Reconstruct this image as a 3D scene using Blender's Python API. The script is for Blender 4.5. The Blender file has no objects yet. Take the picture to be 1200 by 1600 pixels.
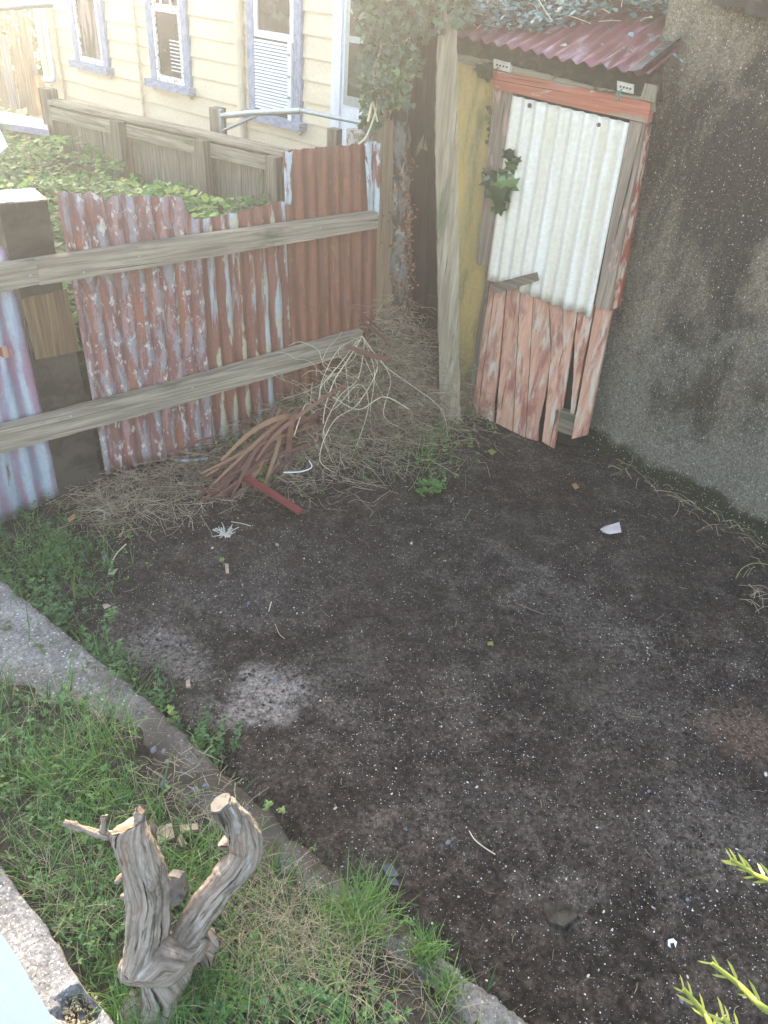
import bpy, bmesh, math, random
from mathutils import Vector, Matrix, noise
from math import radians as R, sin, cos, pi
random.seed(7)
S = bpy.context.scene
COL = S.collection
# ---------------------------------------------------------------- camera
CAMH = 2.5; FPX = 1200.0
P_, RO = R(36), R(5)
cf = Vector((0, cos(P_), -sin(P_)))
_r = Vector((1, 0, 0)); _u = _r.cross(cf)
cr = cos(RO) * _r + sin(RO) * _u
cu = -sin(RO) * _r + cos(RO) * _u
CP = Vector((0, 0, CAMH))
cam = bpy.data.cameras.new('camera'); camo = bpy.data.objects.new('camera', cam); COL.objects.link(camo)
cam.sensor_fit = 'HORIZONTAL'; cam.sensor_width = 36; cam.lens = 36; cam.clip_start = 0.02; cam.clip_end = 500
m = Matrix((cr, cu, -cf)).transposed().to_4x4(); m.translation = CP
camo.matrix_world = m
S.camera = camo
# ---------------------------------------------------------------- light
SUN_EL, SUN_AZ = 27.0, -14.0          # azimuth measured from +Y (view direction), negative = left
w = bpy.data.worlds.new('World'); S.world = w; w.use_nodes = True
wn = w.node_tree; bg = wn.nodes['Background']
sky = wn.nodes.new('ShaderNodeTexSky'); sky.sky_type = 'NISHITA'; sky.sun_disc = False
sky.sun_elevation = R(SUN_EL); sky.sun_rotation = R(SUN_AZ); sky.air_density = 1.0; sky.dust_density = 1.6; sky.ozone_density = 0.6
wn.links.new(sky.outputs[0], bg.inputs[0]); bg.inputs[1].default_value = 0.15
sl = bpy.data.lights.new('sun', 'SUN'); sl.energy = 3.0; sl.angle = R(0.5); sl.color = (1, .93, .82)
so = bpy.data.objects.new('sun', sl); COL.objects.link(so)
sd = Vector((sin(R(SUN_AZ)) * cos(R(SUN_EL)), cos(R(SUN_AZ)) * cos(R(SUN_EL)), sin(R(SUN_EL))))
so.rotation_euler = sd.to_track_quat('Z', 'Y').to_euler(); so.location = (0, 0, 8)
S.view_settings.view_transform = 'Standard'; S.view_settings.look = 'None'
S.view_settings.exposure = 2.78
S.view_settings.use_white_balance = True; S.view_settings.white_balance_temperature = 7600; S.view_settings.gamma = 1
S.cycles.volume_bounces = 1; S.cycles.max_bounces = 8; S.cycles.use_denoising = True
S.cycles.volume_step_rate = 4; S.cycles.volume_max_steps = 64

# ---------------------------------------------------------------- helpers
def ray(px, py):
    return (cf * FPX + cr * (px - 600) - cu * (py - 800)).normalized()
def g(px, py, z=0.0):
    d = ray(px, py); return CP + d * ((z - CAMH) / d.z)
def atd(px, py, dist):
    return CP + ray(px, py) * dist
class Plane:
    def __init__(s, x, y, deg):
        a = R(deg); s.o = Vector((x, y, 0)); s.e = Vector((cos(a), sin(a), 0)); s.n = Vector((sin(a), -cos(a), 0))
    def pix(s, px, py, off=0):
        d = ray(px, py); o = s.o + s.n * off
        p = CP + d * ((o - CP).dot(s.n) / d.dot(s.n)); q = p - s.o
        return (q.dot(s.e), p.z)
    def w(s, sz, off=0):
        return s.o + s.e * sz[0] + Vector((0, 0, sz[1])) + s.n * off
def rnd(a, b): return random.uniform(a, b)

class MB:
    def __init__(s): s.v = []; s.f = []; s.uv = []; s.t = []
    def face(s, pts, uvs=None, t=0.5):
        b = len(s.v); s.v += [tuple(p) for p in pts]; s.f.append(tuple(range(b, b + len(pts))))
        s.uv.append(uvs or [(p[0], p[1]) for p in pts]); s.t.append(t)
    def grid(s, P, U=None, t=0.5, close=False):
        b = len(s.v); nr = len(P); nc = len(P[0])
        for row in P: s.v += [tuple(p) for p in row]
        for i in range(nr - 1):
            for j in range(nc - (0 if close else 1)):
                k = (j + 1) % nc
                s.f.append((b + i * nc + j, b + i * nc + k, b + (i + 1) * nc + k, b + (i + 1) * nc + j))
                if U:
                    uj = U[i][j + 1] if (j + 1) < len(U[i]) else U[i][j]
                    uj2 = U[i + 1][j + 1] if (j + 1) < len(U[i]) else U[i + 1][j]
                    s.uv.append([U[i][j], uj, uj2, U[i + 1][j]])
                else: s.uv.append([(0, 0)] * 4)
                s.t.append(t)
    def tube(s, pts, rad, n=8, t=0.5, caps=True, lump=0):
        pts = [Vector(p) for p in pts]; rows = []; U = []; L = 0
        if not hasattr(rad, '__len__'): rad = [rad] * len(pts)
        up = Vector((0.13, 0.2, 1)).normalized()
        for i, p in enumerate(pts):
            d = (pts[min(i + 1, len(pts) - 1)] - pts[max(i - 1, 0)]).normalized()
            a = d.cross(up)
            if a.length < 0.1: a = d.cross(Vector((1, 0, 0)))
            a.normalize(); c = d.cross(a); up = -c
            if i: L += (p - pts[i - 1]).length
            row = []
            for k in range(n):
                th = 2 * pi * k / n
                r_ = rad[i] * (1 + (lump * noise.noise(p * 9 + Vector((cos(th), sin(th), 0)) * 1.5) if lump else 0))
                row.append(p + a * cos(th) * r_ + c * sin(th) * r_)
            rows.append(row); U.append([(L, rad[i] * 6.28 * k / n) for k in range(n + 1)])
        s.grid(rows, U, t, True)
        if caps:
            for q in (rows[0][::-1], rows[-1]): s.face(q, [(p_.x * 1.3, p_.y) for p_ in q], t)
    def beam(s, a, b, wv, w_, th, nv, seg=6, jit=0.0, t=0.5):
        """board from a to b; wv width direction, nv thickness direction"""
        a = Vector(a); b = Vector(b); L = (b - a).length; rows = []; U = []; sd_ = rnd(0, 99)
        for i in range(seg + 1):
            f = i / seg; c = a.lerp(b, f)
            o = nv * (jit * noise.noise(Vector((f * 3, sd_, 0))) * 2)
            j = [1 + jit * 4 * noise.noise(Vector((f * 5, sd_ + k, 3))) for k in range(2)]
            hw = w_ / 2
            rows.append([c + o - wv * hw * j[0] + nv * th / 2, c + o + wv * hw * j[1] + nv * th / 2, c + o + wv * hw * j[1] - nv * th / 2, c + o - wv * hw * j[0] - nv * th / 2])
            U.append([(f * L + sd_, 0), (f * L + sd_, w_), (f * L + sd_, w_ + th), (f * L + sd_, 2 * w_ + th), (f * L + sd_, 2 * w_ + 2 * th)])
        s.grid(rows, U, t, True)
        s.face(rows[0][::-1], [(0, 0), (0, w_), (.02, w_), (.02, 0)], t); s.face(rows[-1], [(0, 0), (0, w_), (.02, w_), (.02, 0)], t)
    def box(s, c, x, y, z, X=Vector((1, 0, 0)), Y=Vector((0, 1, 0)), Z=Vector((0, 0, 1)), t=.5):
        c = Vector(c); s.beam(c - X * x / 2, c + X * x / 2, Y, y, z, Z, 1, 0, t)
    def slab(s, pl, pts, o0, o1, rough=0, horiz=False, step=.05, t=.5):
        """polygon (s,z) on a plane from offset o0 (back) to o1 (front)"""
        q = []
        n = len(pts)
        for i in range(n):
            a, b = pts[i], pts[(i + 1) % n]
            L = math.hypot(b[0] - a[0], b[1] - a[1]); k = max(1, int(L / step)) if rough else 1
            for j in range(k):
                f = j / k; x = a[0] + (b[0] - a[0]) * f; y = a[1] + (b[1] - a[1]) * f
                if rough and j: x += rnd(-1, 1) * rough; y += rnd(-1, 1) * rough
                q.append((x, y))
        area = sum(q[i][0] * q[(i + 1) % len(q)][1] - q[(i + 1) % len(q)][0] * q[i][1] for i in range(len(q)))
        if area < 0: q = q[::-1]
        ox = rnd(0, 50)
        uvf = (lambda p: (p[0] + ox, p[1])) if horiz else (lambda p: (p[1] + ox, p[0]))
        F = [pl.w(p, o1) for p in q]; B = [pl.w(p, o0) for p in q]
        s.face(F, [uvf(p) for p in q], t); s.face(B[::-1], [uvf(p) for p in q[::-1]], t)
        for i in range(len(q)):
            j = (i + 1) % len(q); u1, u2 = uvf(q[i]), uvf(q[j])
            s.face([F[j], F[i], B[i], B[j]], [u2, u1, (u1[0], u1[1] + .03), (u2[0], u2[1] + .03)], t)
    def build(s, name, mat, parent=None, smooth=False, solid=0, bevel=0):
        me = bpy.data.meshes.new(name); me.from_pydata(s.v, [], s.f)
        ul = me.uv_layers.new(name='UVMap'); flat = [c for f in s.uv for p in f for c in p[:2]]
        ul.data.foreach_set('uv', flat)
        at = me.attributes.new('tint', 'FLOAT', 'FACE'); at.data.foreach_set('value', s.t)
        if smooth: me.polygons.foreach_set('use_smooth', [True] * len(me.polygons))
        me.materials.append(mat); o = bpy.data.objects.new(name, me); COL.objects.link(o)
        if parent is not None:
            o.parent = parent; o.matrix_parent_inverse = Matrix.Translation(parent_loc(parent)).inverted()
        if solid:
            md = o.modifiers.new('s', 'SOLIDIFY'); md.thickness = solid; md.offset = -1
        if bevel:
            md = o.modifiers.new('b', 'BEVEL'); md.width = bevel; md.segments = 2; md.limit_method = 'ANGLE'; md.angle_limit = R(50)
        return o
def parent_loc(p):
    return p.location.copy() if p.parent is None else Vector((0, 0, 0))
def tag(o, label=None, cat=None, group=None, kind=None):
    if label: o['label'] = label
    if cat: o['category'] = cat
    if group: o['group'] = group
    if kind: o['kind'] = kind
    return o
def thing(name, loc, label, cat, group=None):
    o = bpy.data.objects.new(name, None); COL.objects.link(o); o.location = loc; o.empty_display_size = .1
    return tag(o, label, cat, group)
def base_at(o, loc):
    """give a single-mesh thing its origin at loc"""
    loc = Vector(loc); o.data.transform(Matrix.Translation(-loc)); o.location = loc; return o

# ---------------------------------------------------------------- materials
class NT:
    def __init__(s, name):
        s.m = bpy.data.materials.new(name); s.m.use_nodes = True; s.t = s.m.node_tree; s.N = s.t.nodes
        s.b = s.N['Principled BSDF']; s.out = s.N['Material Output']
    def n(s, typ, **k):
        x = s.N.new(typ)
        for a, v in k.items(): setattr(x, a, v)
        return x
    def L(s, a, b): s.t.links.new(a, b)
    def val(s, inp, v):
        if hasattr(v, 'is_linked') or hasattr(v, 'links'): s.L(v, inp)
        else: inp.default_value = v
    def coord(s, kind='UV', scale=(1, 1, 1), loc=(0, 0, 0)):
        tc = s.n('ShaderNodeTexCoord'); mp = s.n('ShaderNodeMapping'); s.L(tc.outputs[kind], mp.inputs[0])
        mp.inputs['Scale'].default_value = scale; mp.inputs['Location'].default_value = loc; return mp.outputs[0]
    def noise(s, vec, scale=1, detail=6, rough=.6, dist=0):
        x = s.n('ShaderNodeTexNoise'); s.L(vec, x.inputs['Vector']); x.inputs['Scale'].default_value = scale
        x.inputs['Detail'].default_value = detail; x.inputs['Roughness'].default_value = rough; x.inputs['Distortion'].default_value = dist; return x.outputs[0]
    def math(s, op, a, b=0.0, c=None):
        x = s.n('ShaderNodeMath', operation=op); s.val(x.inputs[0], a); s.val(x.inputs[1], b)
        if c is not None: s.val(x.inputs[2], c)
        return x.outputs[0]
    def step(s, v, lo, hi, a=0.0, b=1.0):
        x = s.n('ShaderNodeMapRange', interpolation_type='SMOOTHSTEP'); s.val(x.inputs[0], v)
        for i, q in enumerate((lo, hi, a, b)): x.inputs[i + 1].default_value = q
        return x.outputs[0]
    def mix(s, f, a, b, mode='MIX'):
        x = s.n('ShaderNodeMix', data_type='RGBA', blend_type=mode); s.val(x.inputs[0], f)
        for i, q in ((6, a), (7, b)):
            if isinstance(q, (tuple, list)): x.inputs[i].default_value = (*q[:3], 1)
            else: s.L(q, x.inputs[i])
        return x.outputs[2]
    def attr(s, name):
        x = s.n('ShaderNodeAttribute', attribute_name=name); return x.outputs['Fac']
    def bump(s, hgt, strength=.5, dist=.01, prev=None):
        x = s.n('ShaderNodeBump'); s.L(hgt, x.inputs['Height']); x.inputs['Strength'].default_value = strength; x.inputs['Distance'].default_value = dist
        if prev is not None: s.L(prev, x.inputs['Normal'])
        return x.outputs[0]
    def done(s, col, rough=.8, bump=None, metal=0, spec=.4):
        if isinstance(col, tuple): s.b.inputs['Base Color'].default_value = (*col, 1)
        else: s.L(col, s.b.inputs['Base Color'])
        s.val(s.b.inputs['Roughness'], rough); s.val(s.b.inputs['Metallic'], metal); s.b.inputs['Specular IOR Level'].default_value = spec
        if bump is not None: s.L(bump, s.b.inputs['Normal'])
        return s.m
def layered(name, base, layers, rough=.8, kind='UV', bumps=(), pitch=None, metal=0, spec=.4, phase=0):
    """layers: (colour, scale xyz, threshold, softness, wave weight, seed[, detail])"""
    k = NT(name); col = base; wave = None
    if pitch:
        sx = k.n('ShaderNodeSeparateXYZ'); k.L(k.coord(kind), sx.inputs[0])
        wave = k.math('SINE', k.math('MULTIPLY_ADD', sx.outputs[0], 2 * pi / pitch, phase))
    for L in layers:
        c, sc, thr, soft, ww, seed = L[:6]; det = L[6] if len(L) > 6 else 8
        v = k.noise(k.coord(kind, sc, (seed * 3.1, seed * 1.7, seed)), 1, det, .65, .3)
        if ww and wave is not None: v = k.math('MULTIPLY_ADD', wave, ww, v)
        f = k.step(v, thr - soft, thr + soft); col = k.mix(f, col, c)
    fine = k.noise(k.coord(kind, (45, 45, 45)), 1, 4, .7)
    col = k.mix(1, col, k.mix(fine, (.72, .72, .72), (1.25, 1.25, 1.25)), 'MULTIPLY')
    b = None
    for sc, st, d in bumps: b = k.bump(k.noise(k.coord(kind, sc), 1, 6, .7), st, d, b)
    return k.done(col, rough, b, metal, spec)
def wood(name, dark, light, extra=(), rough=.85, grain=55):
    """UV.x runs along the grain"""
    k = NT(name)
    v = k.noise(k.coord('UV', (2.2, grain, 1)), 1, 8, .65, .6)
    col = k.mix(k.step(v, .3, .72), dark, light)
    v2 = k.noise(k.coord('UV', (1.2, 5, 1)), 1, 4)
    col = k.mix(1, col, k.mix(v2, (.6, .62, .62), (1.35, 1.33, 1.3)), 'MULTIPLY')
    for (c, sc, thr, soft, _, seed) in extra:
        e = k.noise(k.coord('UV', sc, (seed * 3.3, seed, 0)), 1, 8, .65, .4)
        col = k.mix(k.step(e, thr - soft, thr + soft), col, c)
    cr_ = k.noise(k.coord('UV', (1.5, grain * 1.4, 1)), 1, 3, .5, .3)
    col = k.mix(k.step(cr_, .34, .29), col, (.03, .025, .02))
    b = k.bump(v, .5, .004); b = k.bump(k.step(cr_, .3, .38), .6, .004, b)
    return k.done(col, rough, b, spec=.25)
def leafmat(name, cols, rough=.5, trans=.25, spec=.5):
    k = NT(name); t = k.attr('tint')
    rp = k.n('ShaderNodeValToRGB'); k.L(t, rp.inputs[0]); el = rp.color_ramp.elements
    while len(el) < len(cols): el.new(.5)
    for i, c in enumerate(cols): el[i].position = i / (len(cols) - 1); el[i].color = (*c, 1)
    col = k.mix(1, rp.outputs[0], k.mix(k.noise(k.coord('Object', (30, 30, 30)), 1, 3), (.7, .7, .7), (1.3, 1.3, 1.3)), 'MULTIPLY')
    k.done(col, rough, None, 0, spec)
    tr = k.n('ShaderNodeBsdfTranslucent'); k.L(col, tr.inputs[0]); mx = k.n('ShaderNodeMixShader'); mx.inputs[0].default_value = trans
    k.L(k.b.outputs[0], mx.inputs[1]); k.L(tr.outputs[0], mx.inputs[2]); k.L(mx.outputs[0], k.out.inputs[0]); return k.m
def plain(name, c, rough=.6, metal=0, var=.25, spec=.4):
    k = NT(name); v = k.noise(k.coord('Object', (14, 14, 14)), 1, 6, .65)
    col = k.mix(1, c, k.mix(k.step(v, .25, .75), (1 - var,) * 3, (1 + var,) * 3), 'MULTIPLY')
    return k.done(col, rough, k.bump(v, .2, .003), metal, spec)

# soil
k = NT('soil')
oc = k.coord('Object')
big = k.noise(k.coord('Object', (1.3, 1.3, 1)), 1, 5)
fine = k.noise(k.coord('Object', (60, 60, 60)), 1, 6, .75)
mid = k.noise(k.coord('Object', (9, 9, 9)), 1, 8, .7)
col = k.mix(k.step(big, .3, .7), (.022, .016, .013), (.044, .033, .026))
col = k.mix(k.step(mid, .45, .7), col, (.078, .060, .047))
mid2 = k.noise(k.coord('Object', (3.2, 3.2, 3.2), (4, 4, 4)), 1, 9, .72, .4); col = k.mix(k.step(mid2, .50, .62, 0, .45), col, (.11, .086, .068))
pale = k.math('MULTIPLY', k.attr('pale'), k.math('MULTIPLY', k.step(mid, .28, .5), k.step(fine, .22, .5)))
col = k.mix(pale, col, (.24, .205, .175))
rustp = k.attr('warm'); col = k.mix(rustp, col, (.16, .10, .07))
col = k.mix(1, col, k.mix(k.step(fine, .3, .7), (.3, .3, .3), (2.0, 2.0, 2.0)), 'MULTIPLY')
mf = k.noise(k.coord('Object', (34, 34, 34), (3, 3, 3)), 1, 5, .8); col = k.mix(1, col, k.mix(k.step(mf, .34, .66), (.62, .62, .62), (1.4, 1.4, 1.4)), 'MULTIPLY')
for sc, th, c in ((95, .115, (.42, .40, .38)), (55, .09, (.35, .33, .31)), (130, .17, (.14, .135, .14))):
    vo = k.n('ShaderNodeTexVoronoi'); k.L(oc, vo.inputs['Vector']); vo.inputs['Scale'].default_value = sc
    hs = k.n('ShaderNodeSeparateColor'); k.L(vo.outputs['Color'], hs.inputs[0])
    msk = k.math('MULTIPLY', k.step(vo.outputs['Distance'], th + .05, th), k.step(hs.outputs[0], .72, .76))
    col = k.mix(msk, col, c)
b = k.bump(mid, .9, .03); b = k.bump(fine, 1, .009, b)
M_soil = k.done(col, .92, b, spec=.2)

k = NT('terrace_soil')
mid = k.noise(k.coord('Object', (14, 14, 14)), 1, 8, .7); fine = k.noise(k.coord('Object', (90, 90, 90)), 1, 5, .7)
col = k.mix(k.step(mid, .35, .65), (.028, .022, .017), (.10, .085, .065))
col = k.mix(k.step(fine, .62, .7), col, (.22, .19, .15))
M_tsoil = k.done(col, .95, k.bump(fine, .8, .008, k.bump(mid, .6, .02)), spec=.2)

def concrete(name, dark, light, chips=.55, moss=0, sc=1.0):
    k = NT(name); oc = k.coord('Object')
    big = k.noise(k.coord('Object', (4 * sc,) * 3), 1, 8, .7); fine = k.noise(k.coord('Object', (70 * sc,) * 3), 1, 6, .75)
    col = k.mix(k.step(big, .35, .65), dark, light)
    col = k.mix(1, col, k.mix(k.step(fine, .3, .7), (.5, .5, .5), (1.45, 1.45, 1.45)), 'MULTIPLY')
    for s_, th, c in ((60 * sc, .2, (.5, .5, .48)), (130 * sc, .2, (.40, .40, .42)), (75 * sc, .16, (.08, .08, .09))):
        vo = k.n('ShaderNodeTexVoronoi'); k.L(oc, vo.inputs['Vector']); vo.inputs['Scale'].default_value = s_
        hs = k.n('ShaderNodeSeparateColor'); k.L(vo.outputs['Color'], hs.inputs[0])
        col = k.mix(k.math('MULTIPLY', k.step(vo.outputs['Distance'], th + .08, th), k.step(hs.outputs[0], chips, chips + .05)), col, c)
    if moss:
        mm = k.noise(k.coord('Object', (7, 7, 7), (5, 2, 1)), 1, 8, .7); col = k.mix(k.step(mm, .58 - moss * .1, .66), col, (.045, .06, .015)); dd_ = k.noise(k.coord('Object', (2.2, 2.2, 2.2), (1, 8, 1)), 1, 8, .7); col = k.mix(k.step(dd_, .5, .6, 0, .6), col, (.085, .07, .055)); col = k.mix(k.math('MULTIPLY', k.attr('dirt'), k.step(fine, .25, .5)), col, (.07, .055, .043))
    return k.done(col, .9, k.bump(fine, .9, .006, k.bump(big, .4, .02)), spec=.25)
M_kerb = concrete('kerb_concrete', (.13, .12, .11), (.27, .255, .235), .6, .3)
M_conc = concrete('pale_concrete', (.13, .13, .135), (.25, .25, .26), .4)

# roughcast wall
k = NT('roughcast'); oc = k.coord('Object')
sxyz = k.n('ShaderNodeSeparateXYZ'); k.L(oc, sxyz.inputs[0])
big = k.noise(k.coord('Object', (2.2, 2.2, 1.1)), 1, 8, .65, .5); streak = k.noise(k.coord('Object', (9, 9, .8), (3, 1, 2)), 1, 6, .6)
fine = k.noise(k.coord('Object', (110, 110, 110)), 1, 6, .8); pit = k.noise(k.coord('Object', (38, 38, 38)), 1, 5, .7)
col = k.mix(k.step(big, .42, .60), (.080, .066, .050), (.29, .235, .165))
col = k.mix(k.step(streak, .58, .74, 0, .4), col, (.24, .21, .14))
lo = k.noise(k.coord('Object', (2.2, 2.2, 2.2), (9, 2, 2)), 1, 8, .7)
col = k.mix(k.step(k.math('MULTIPLY_ADD', sxyz.outputs[2], -.22, lo), .26, .42, 0, .75), col, (.25, .225, .18))
col = k.mix(k.step(k.math('MULTIPLY_ADD', sxyz.outputs[2], 2.2, lo), .92, .72), col, (.034, .036, .018))
gr = k.noise(k.coord('Object', (46, 46, 46), (1, 1, 1)), 1, 5, .8); col = k.mix(1, col, k.mix(k.step(gr, .32, .68), (.68, .68, .68), (1.3, 1.3, 1.28)), 'MULTIPLY')
col = k.mix(1, col, k.mix(k.step(fine, .3, .7), (.4, .4, .4), (1.6, 1.6, 1.6)), 'MULTIPLY')
for s_, th, a_ in ((70, .15, .78), (30, .11, .86), (45, .13, .84), (120, .22, .82)):
    vo = k.n('ShaderNodeTexVoronoi'); k.L(oc, vo.inputs['Vector']); vo.inputs['Scale'].default_value = s_
    hs = k.n('ShaderNodeSeparateColor'); k.L(vo.outputs['Color'], hs.inputs[0])
    col = k.mix(k.math('MULTIPLY', k.step(vo.outputs['Distance'], th + .06, th), k.step(hs.outputs[0], a_, a_ + .03)), col, (.62, .59, .52))
M_rough = k.done(col, .9, k.bump(fine, 1, .008, k.bump(pit, 1, .02)), spec=.25)

GREY_D, GREY_L = (.10, .09, .07), (.30, .275, .22)
M_rail = wood('weathered_rail', (.17, .135, .10), (.44, .37, .28), [((.10, .11, .06), (2, 9, 1), .62, .08, 0, 3)])
M_oldwood = wood('old_grey_wood', (.11, .085, .06), (.30, .25, .185), [((.07, .08, .035), (3, 8, 1), .60, .06, 0, 5)])
M_post = wood('rough_sawn_post', (.21, .16, .105), (.44, .36, .26), [((.12, .13, .07), (1.5, 7, 1), .62, .08, 0, 2)], grain=40)
M_brown = wood('brown_post_wood', (.15, .10, .06), (.28, .20, .13))
M_black = wood('charred_black_wood', (.010, .009, .008), (.035, .03, .026), [((.10, .10, .05), (3, 9, 1), .72, .03, 0, 8)])
M_sleeper = layered('tarred_sleeper', (.018, .015, .012), [((.06, .05, .035), (8, 5, 1), .5, .12, 0, 1), ((.12, .11, .05), (4, 9, 1), .66, .05, 0, 4)], .8, bumps=(((30, 60, 1), .6, .01),))
M_planks = wood('bare_brown_planks', (.09, .05, .025), (.22, .14, .08))
M_paling = wood('grey_paling', (.13, .11, .08), (.30, .26, .20), [((.12, .13, .07), (2, 6, 1), .6, .08, 0, 3)])
M_gatewood = wood('silver_gate_board', (.12, .12, .12), (.30, .31, .32))
M_endgrain = layered('end_grain', (.33, .32, .29), [((.10, .09, .07), (40, 40, 40), .56, .05, 0, 1), ((.14, .15, .08), (9, 9, 9), .58, .06, 0, 3)], .95, kind='Object', bumps=(((60, 60, 60), .5, .006),))
M_pinkdoor = wood('peeling_pink_paint', (.55, .26, .17), (.70, .40, .28), [((.36, .13, .10), (4, 14, 1), .55, .10, 0, 2), ((.60, .50, .40), (4, 20, 1), .57, .08, 0, 6), ((.20, .18, .15), (4, 12, 1), .68, .03, 0, 9)], .7, grain=30)
M_reddoor = wood('red_peeling_board', (.26, .05, .03), (.36, .09, .06), [((.50, .38, .29), (6, 22, 1), .53, .05, 0, 6), ((.18, .16, .12), (5, 14, 1), .6, .03, 0, 9)], .7)
M_lintel = wood('red_washed_lintel', (.40, .10, .06), (.55, .20, .13), [((.32, .28, .21), (2.2, 9, 1), .58, .06, 0, 4), ((.50, .40, .32), (5, 20, 1), .62, .03, 0, 7)], .75)
M_jamb = wood('washed_jamb', (.19, .135, .10), (.38, .30, .23), [((.50, .30, .24), (4, 16, 1), .60, .04, 0, 3)], .85)
M_plate = wood('top_plate', (.22, .18, .12), (.42, .37, .28), [((.06, .05, .03), (5, 12, 1), .6, .05, 0, 4)])
M_fascia = layered('mossy_fascia', (.02, .019, .015), [((.055, .055, .03), (20, 20, 20), .55, .08, 0, 2), ((.3, .29, .24), (30, 30, 30), .72, .02, 0, 5)], .9, kind='Object', bumps=(((50, 50, 50), .8, .01),))
M_yellow = layered('stained_yellow_sheet', (.62, .42, .15), [((.50, .38, .17), (1.2, 9, 1), .5, .12, 0, 1), ((.25, .23, .10), (1.6, 7, 1), .58, .1, 0, 3), ((.16, .17, .08), (2, 12, 1), .66, .06, 0, 7)], .8, bumps=(((3, 40, 1), .15, .003),))
PITCH = .076
M_cream = layered('cream_painted_iron', (.82, .76, .66), [((.72, .64, .50), (14, 1.2, 1), .52, .12, .08, 2), ((.60, .48, .30), (30, .7, 1), .68, .05, 0, 5)], .5, bumps=(((40, 40, 1), .1, .002),), pitch=PITCH)
M_blue = layered('blue_galvanised_iron', (.24, .29, .36), [((.40, .45, .50), (16, 1.5, 1), .5, .1, .12, 1), ((.32, .19, .25), (9, 2.2, 1), .53, .08, -.08, 4), ((.22, .07, .055), (12, 2.5, 1), .66, .04, 0, 8), ((.5, .5, .46), (20, 8, 1), .67, .02, 0, 6)], .45, bumps=(((30, 30, 1), .2, .003),), pitch=PITCH, metal=.1)
M_ironA = layered('maroon_flaking_iron', (.21, .095, .085), [((.27, .245, .26), (24, 5.0, 1), .53, .05, .04, 2), ((.34, .19, .18), (22, 5, 1), .56, .05, 0, 5), ((.30, .11, .07), (18, 2.5, 1), .58, .04, -.06, 3), ((.50, .45, .40), (34, 16, 1), .60, .03, .03, 7)], .75, bumps=(((30, 12, 1), .4, .004),), pitch=PITCH)
M_ironB = layered('striped_rusty_iron', (.25, .10, .07), [((.18, .07, .05), (30, 3, 1), .5, .1, 0, 2), ((.36, .40, .41), (15, 1.3, 1), .58, .05, .07, 5), ((.40, .36, .24), (18, 4, 1), .62, .03, .08, 9), ((.36, .10, .05), (30, 5, 1), .66, .03, 0, 3)], .75, bumps=(((40, 20, 1), .3, .003),), pitch=PITCH)
M_ironC = layered('brown_rusty_iron', (.24, .092, .06), [((.15, .06, .04), (26, 1.5, 1), .5, .1, -.05, 2), ((.29, .11, .05), (40, 6, 1), .6, .05, .04, 5), ((.36, .28, .24), (30, 3, 1), .73, .03, .03, 3)], .85, bumps=(((50, 30, 1), .3, .003),), pitch=PITCH)
M_ironE = layered('blue_white_flaking_edge', (.46, .52, .55), [((.22, .08, .05), (22, 4, 1), .54, .03, 0, 2), ((.30, .30, .30), (22, 2, 1), .55, .06, 0, 4)], .65, bumps=(((40, 20, 1), .3, .003),))
M_roof = layered('maroon_roof_iron', (.21, .06, .07), [((.15, .04, .045), (5, 12, 1), .5, .1, 0, 2), ((.35, .24, .27), (3, 16, 1), .60, .08, 0, 4), ((.20, .07, .03), (4, 14, 1), .66, .04, 0, 7)], .38, bumps=(((20, 20, 1), .15, .003),), spec=.6)
M_lead = plain('grey_flashing', (.05, .052, .055), .5)
M_board = layered('cream_weatherboard_paint', (.80, .66, .46), [((.72, .57, .39), (1.2, 3, 1), .5, .15, 0, 1), ((.83, .70, .52), (.8, 5, 1), .58, .1, 0, 3), ((.50, .40, .27), (9, 20, 1), .70, .03, 0, 5)], .55)
M_bluetrim = layered('flaking_blue_trim', (.20, .24, .34), [((.33, .37, .46), (12, 30, 1), .5, .08, 0, 2), ((.42, .36, .40), (20, 40, 1), .62, .03, 0, 4), ((.14, .12, .11), (16, 30, 1), .68, .02, 0, 8)], .7, bumps=(((30, 60, 1), .3, .003),))
M_white = layered('white_gloss_paint', (.78, .79, .82), [((.66, .67, .70), (4, 12, 1), .56, .08, 0, 2)], .45)
M_whiteflake = layered('white_flaking_paint', (.76, .74, .70), [((.30, .22, .18), (30, 45, 1), .55, .03, 0, 2)], .7)
M_louvre = plain('white_louvre', (.74, .74, .74), .45, 0, .08)
k = NT('dark_glass'); rv = k.noise(k.coord('Object', (3, 3, 5)), 1, 4)
M_glass = k.done(k.mix(k.step(rv, .45, .6), (.012, .016, .013), (.06, .07, .055)), .08, k.bump(rv, .05, .01), spec=.8)
k = NT('curtained_glass'); rv = k.noise(k.coord('Object', (14, 14, 2)), 1, 4)
M_glass2 = k.done(k.mix(k.step(rv, .45, .58), (.035, .045, .03), (.35, .25, .22)), .12, None, spec=.7)
M_pipe = plain('painted_pipe', (.62, .50, .34), .6)
M_galv = plain('galvanised_tube', (.36, .40, .40), .4, .6, .15)
M_porc = plain('porcelain', (.62, .58, .50), .5)
M_wireg = plain('green_wire', (.05, .28, .24), .6); M_wirer = plain('red_wire', (.40, .08, .06), .6)
M_screw = plain('rusty_screw', (.14, .09, .07), .6, .5)
M_bark = layered('ivy_trunk_bark', (.16, .155, .135), [((.06, .045, .03), (22, 22, 7), .5, .06, 0, 1), ((.28, .27, .24), (30, 30, 12), .58, .04, 0, 4)], .95, kind='Object', bumps=(((45, 45, 15), .9, .012),))
k = NT('dead_stump_bark')
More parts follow.
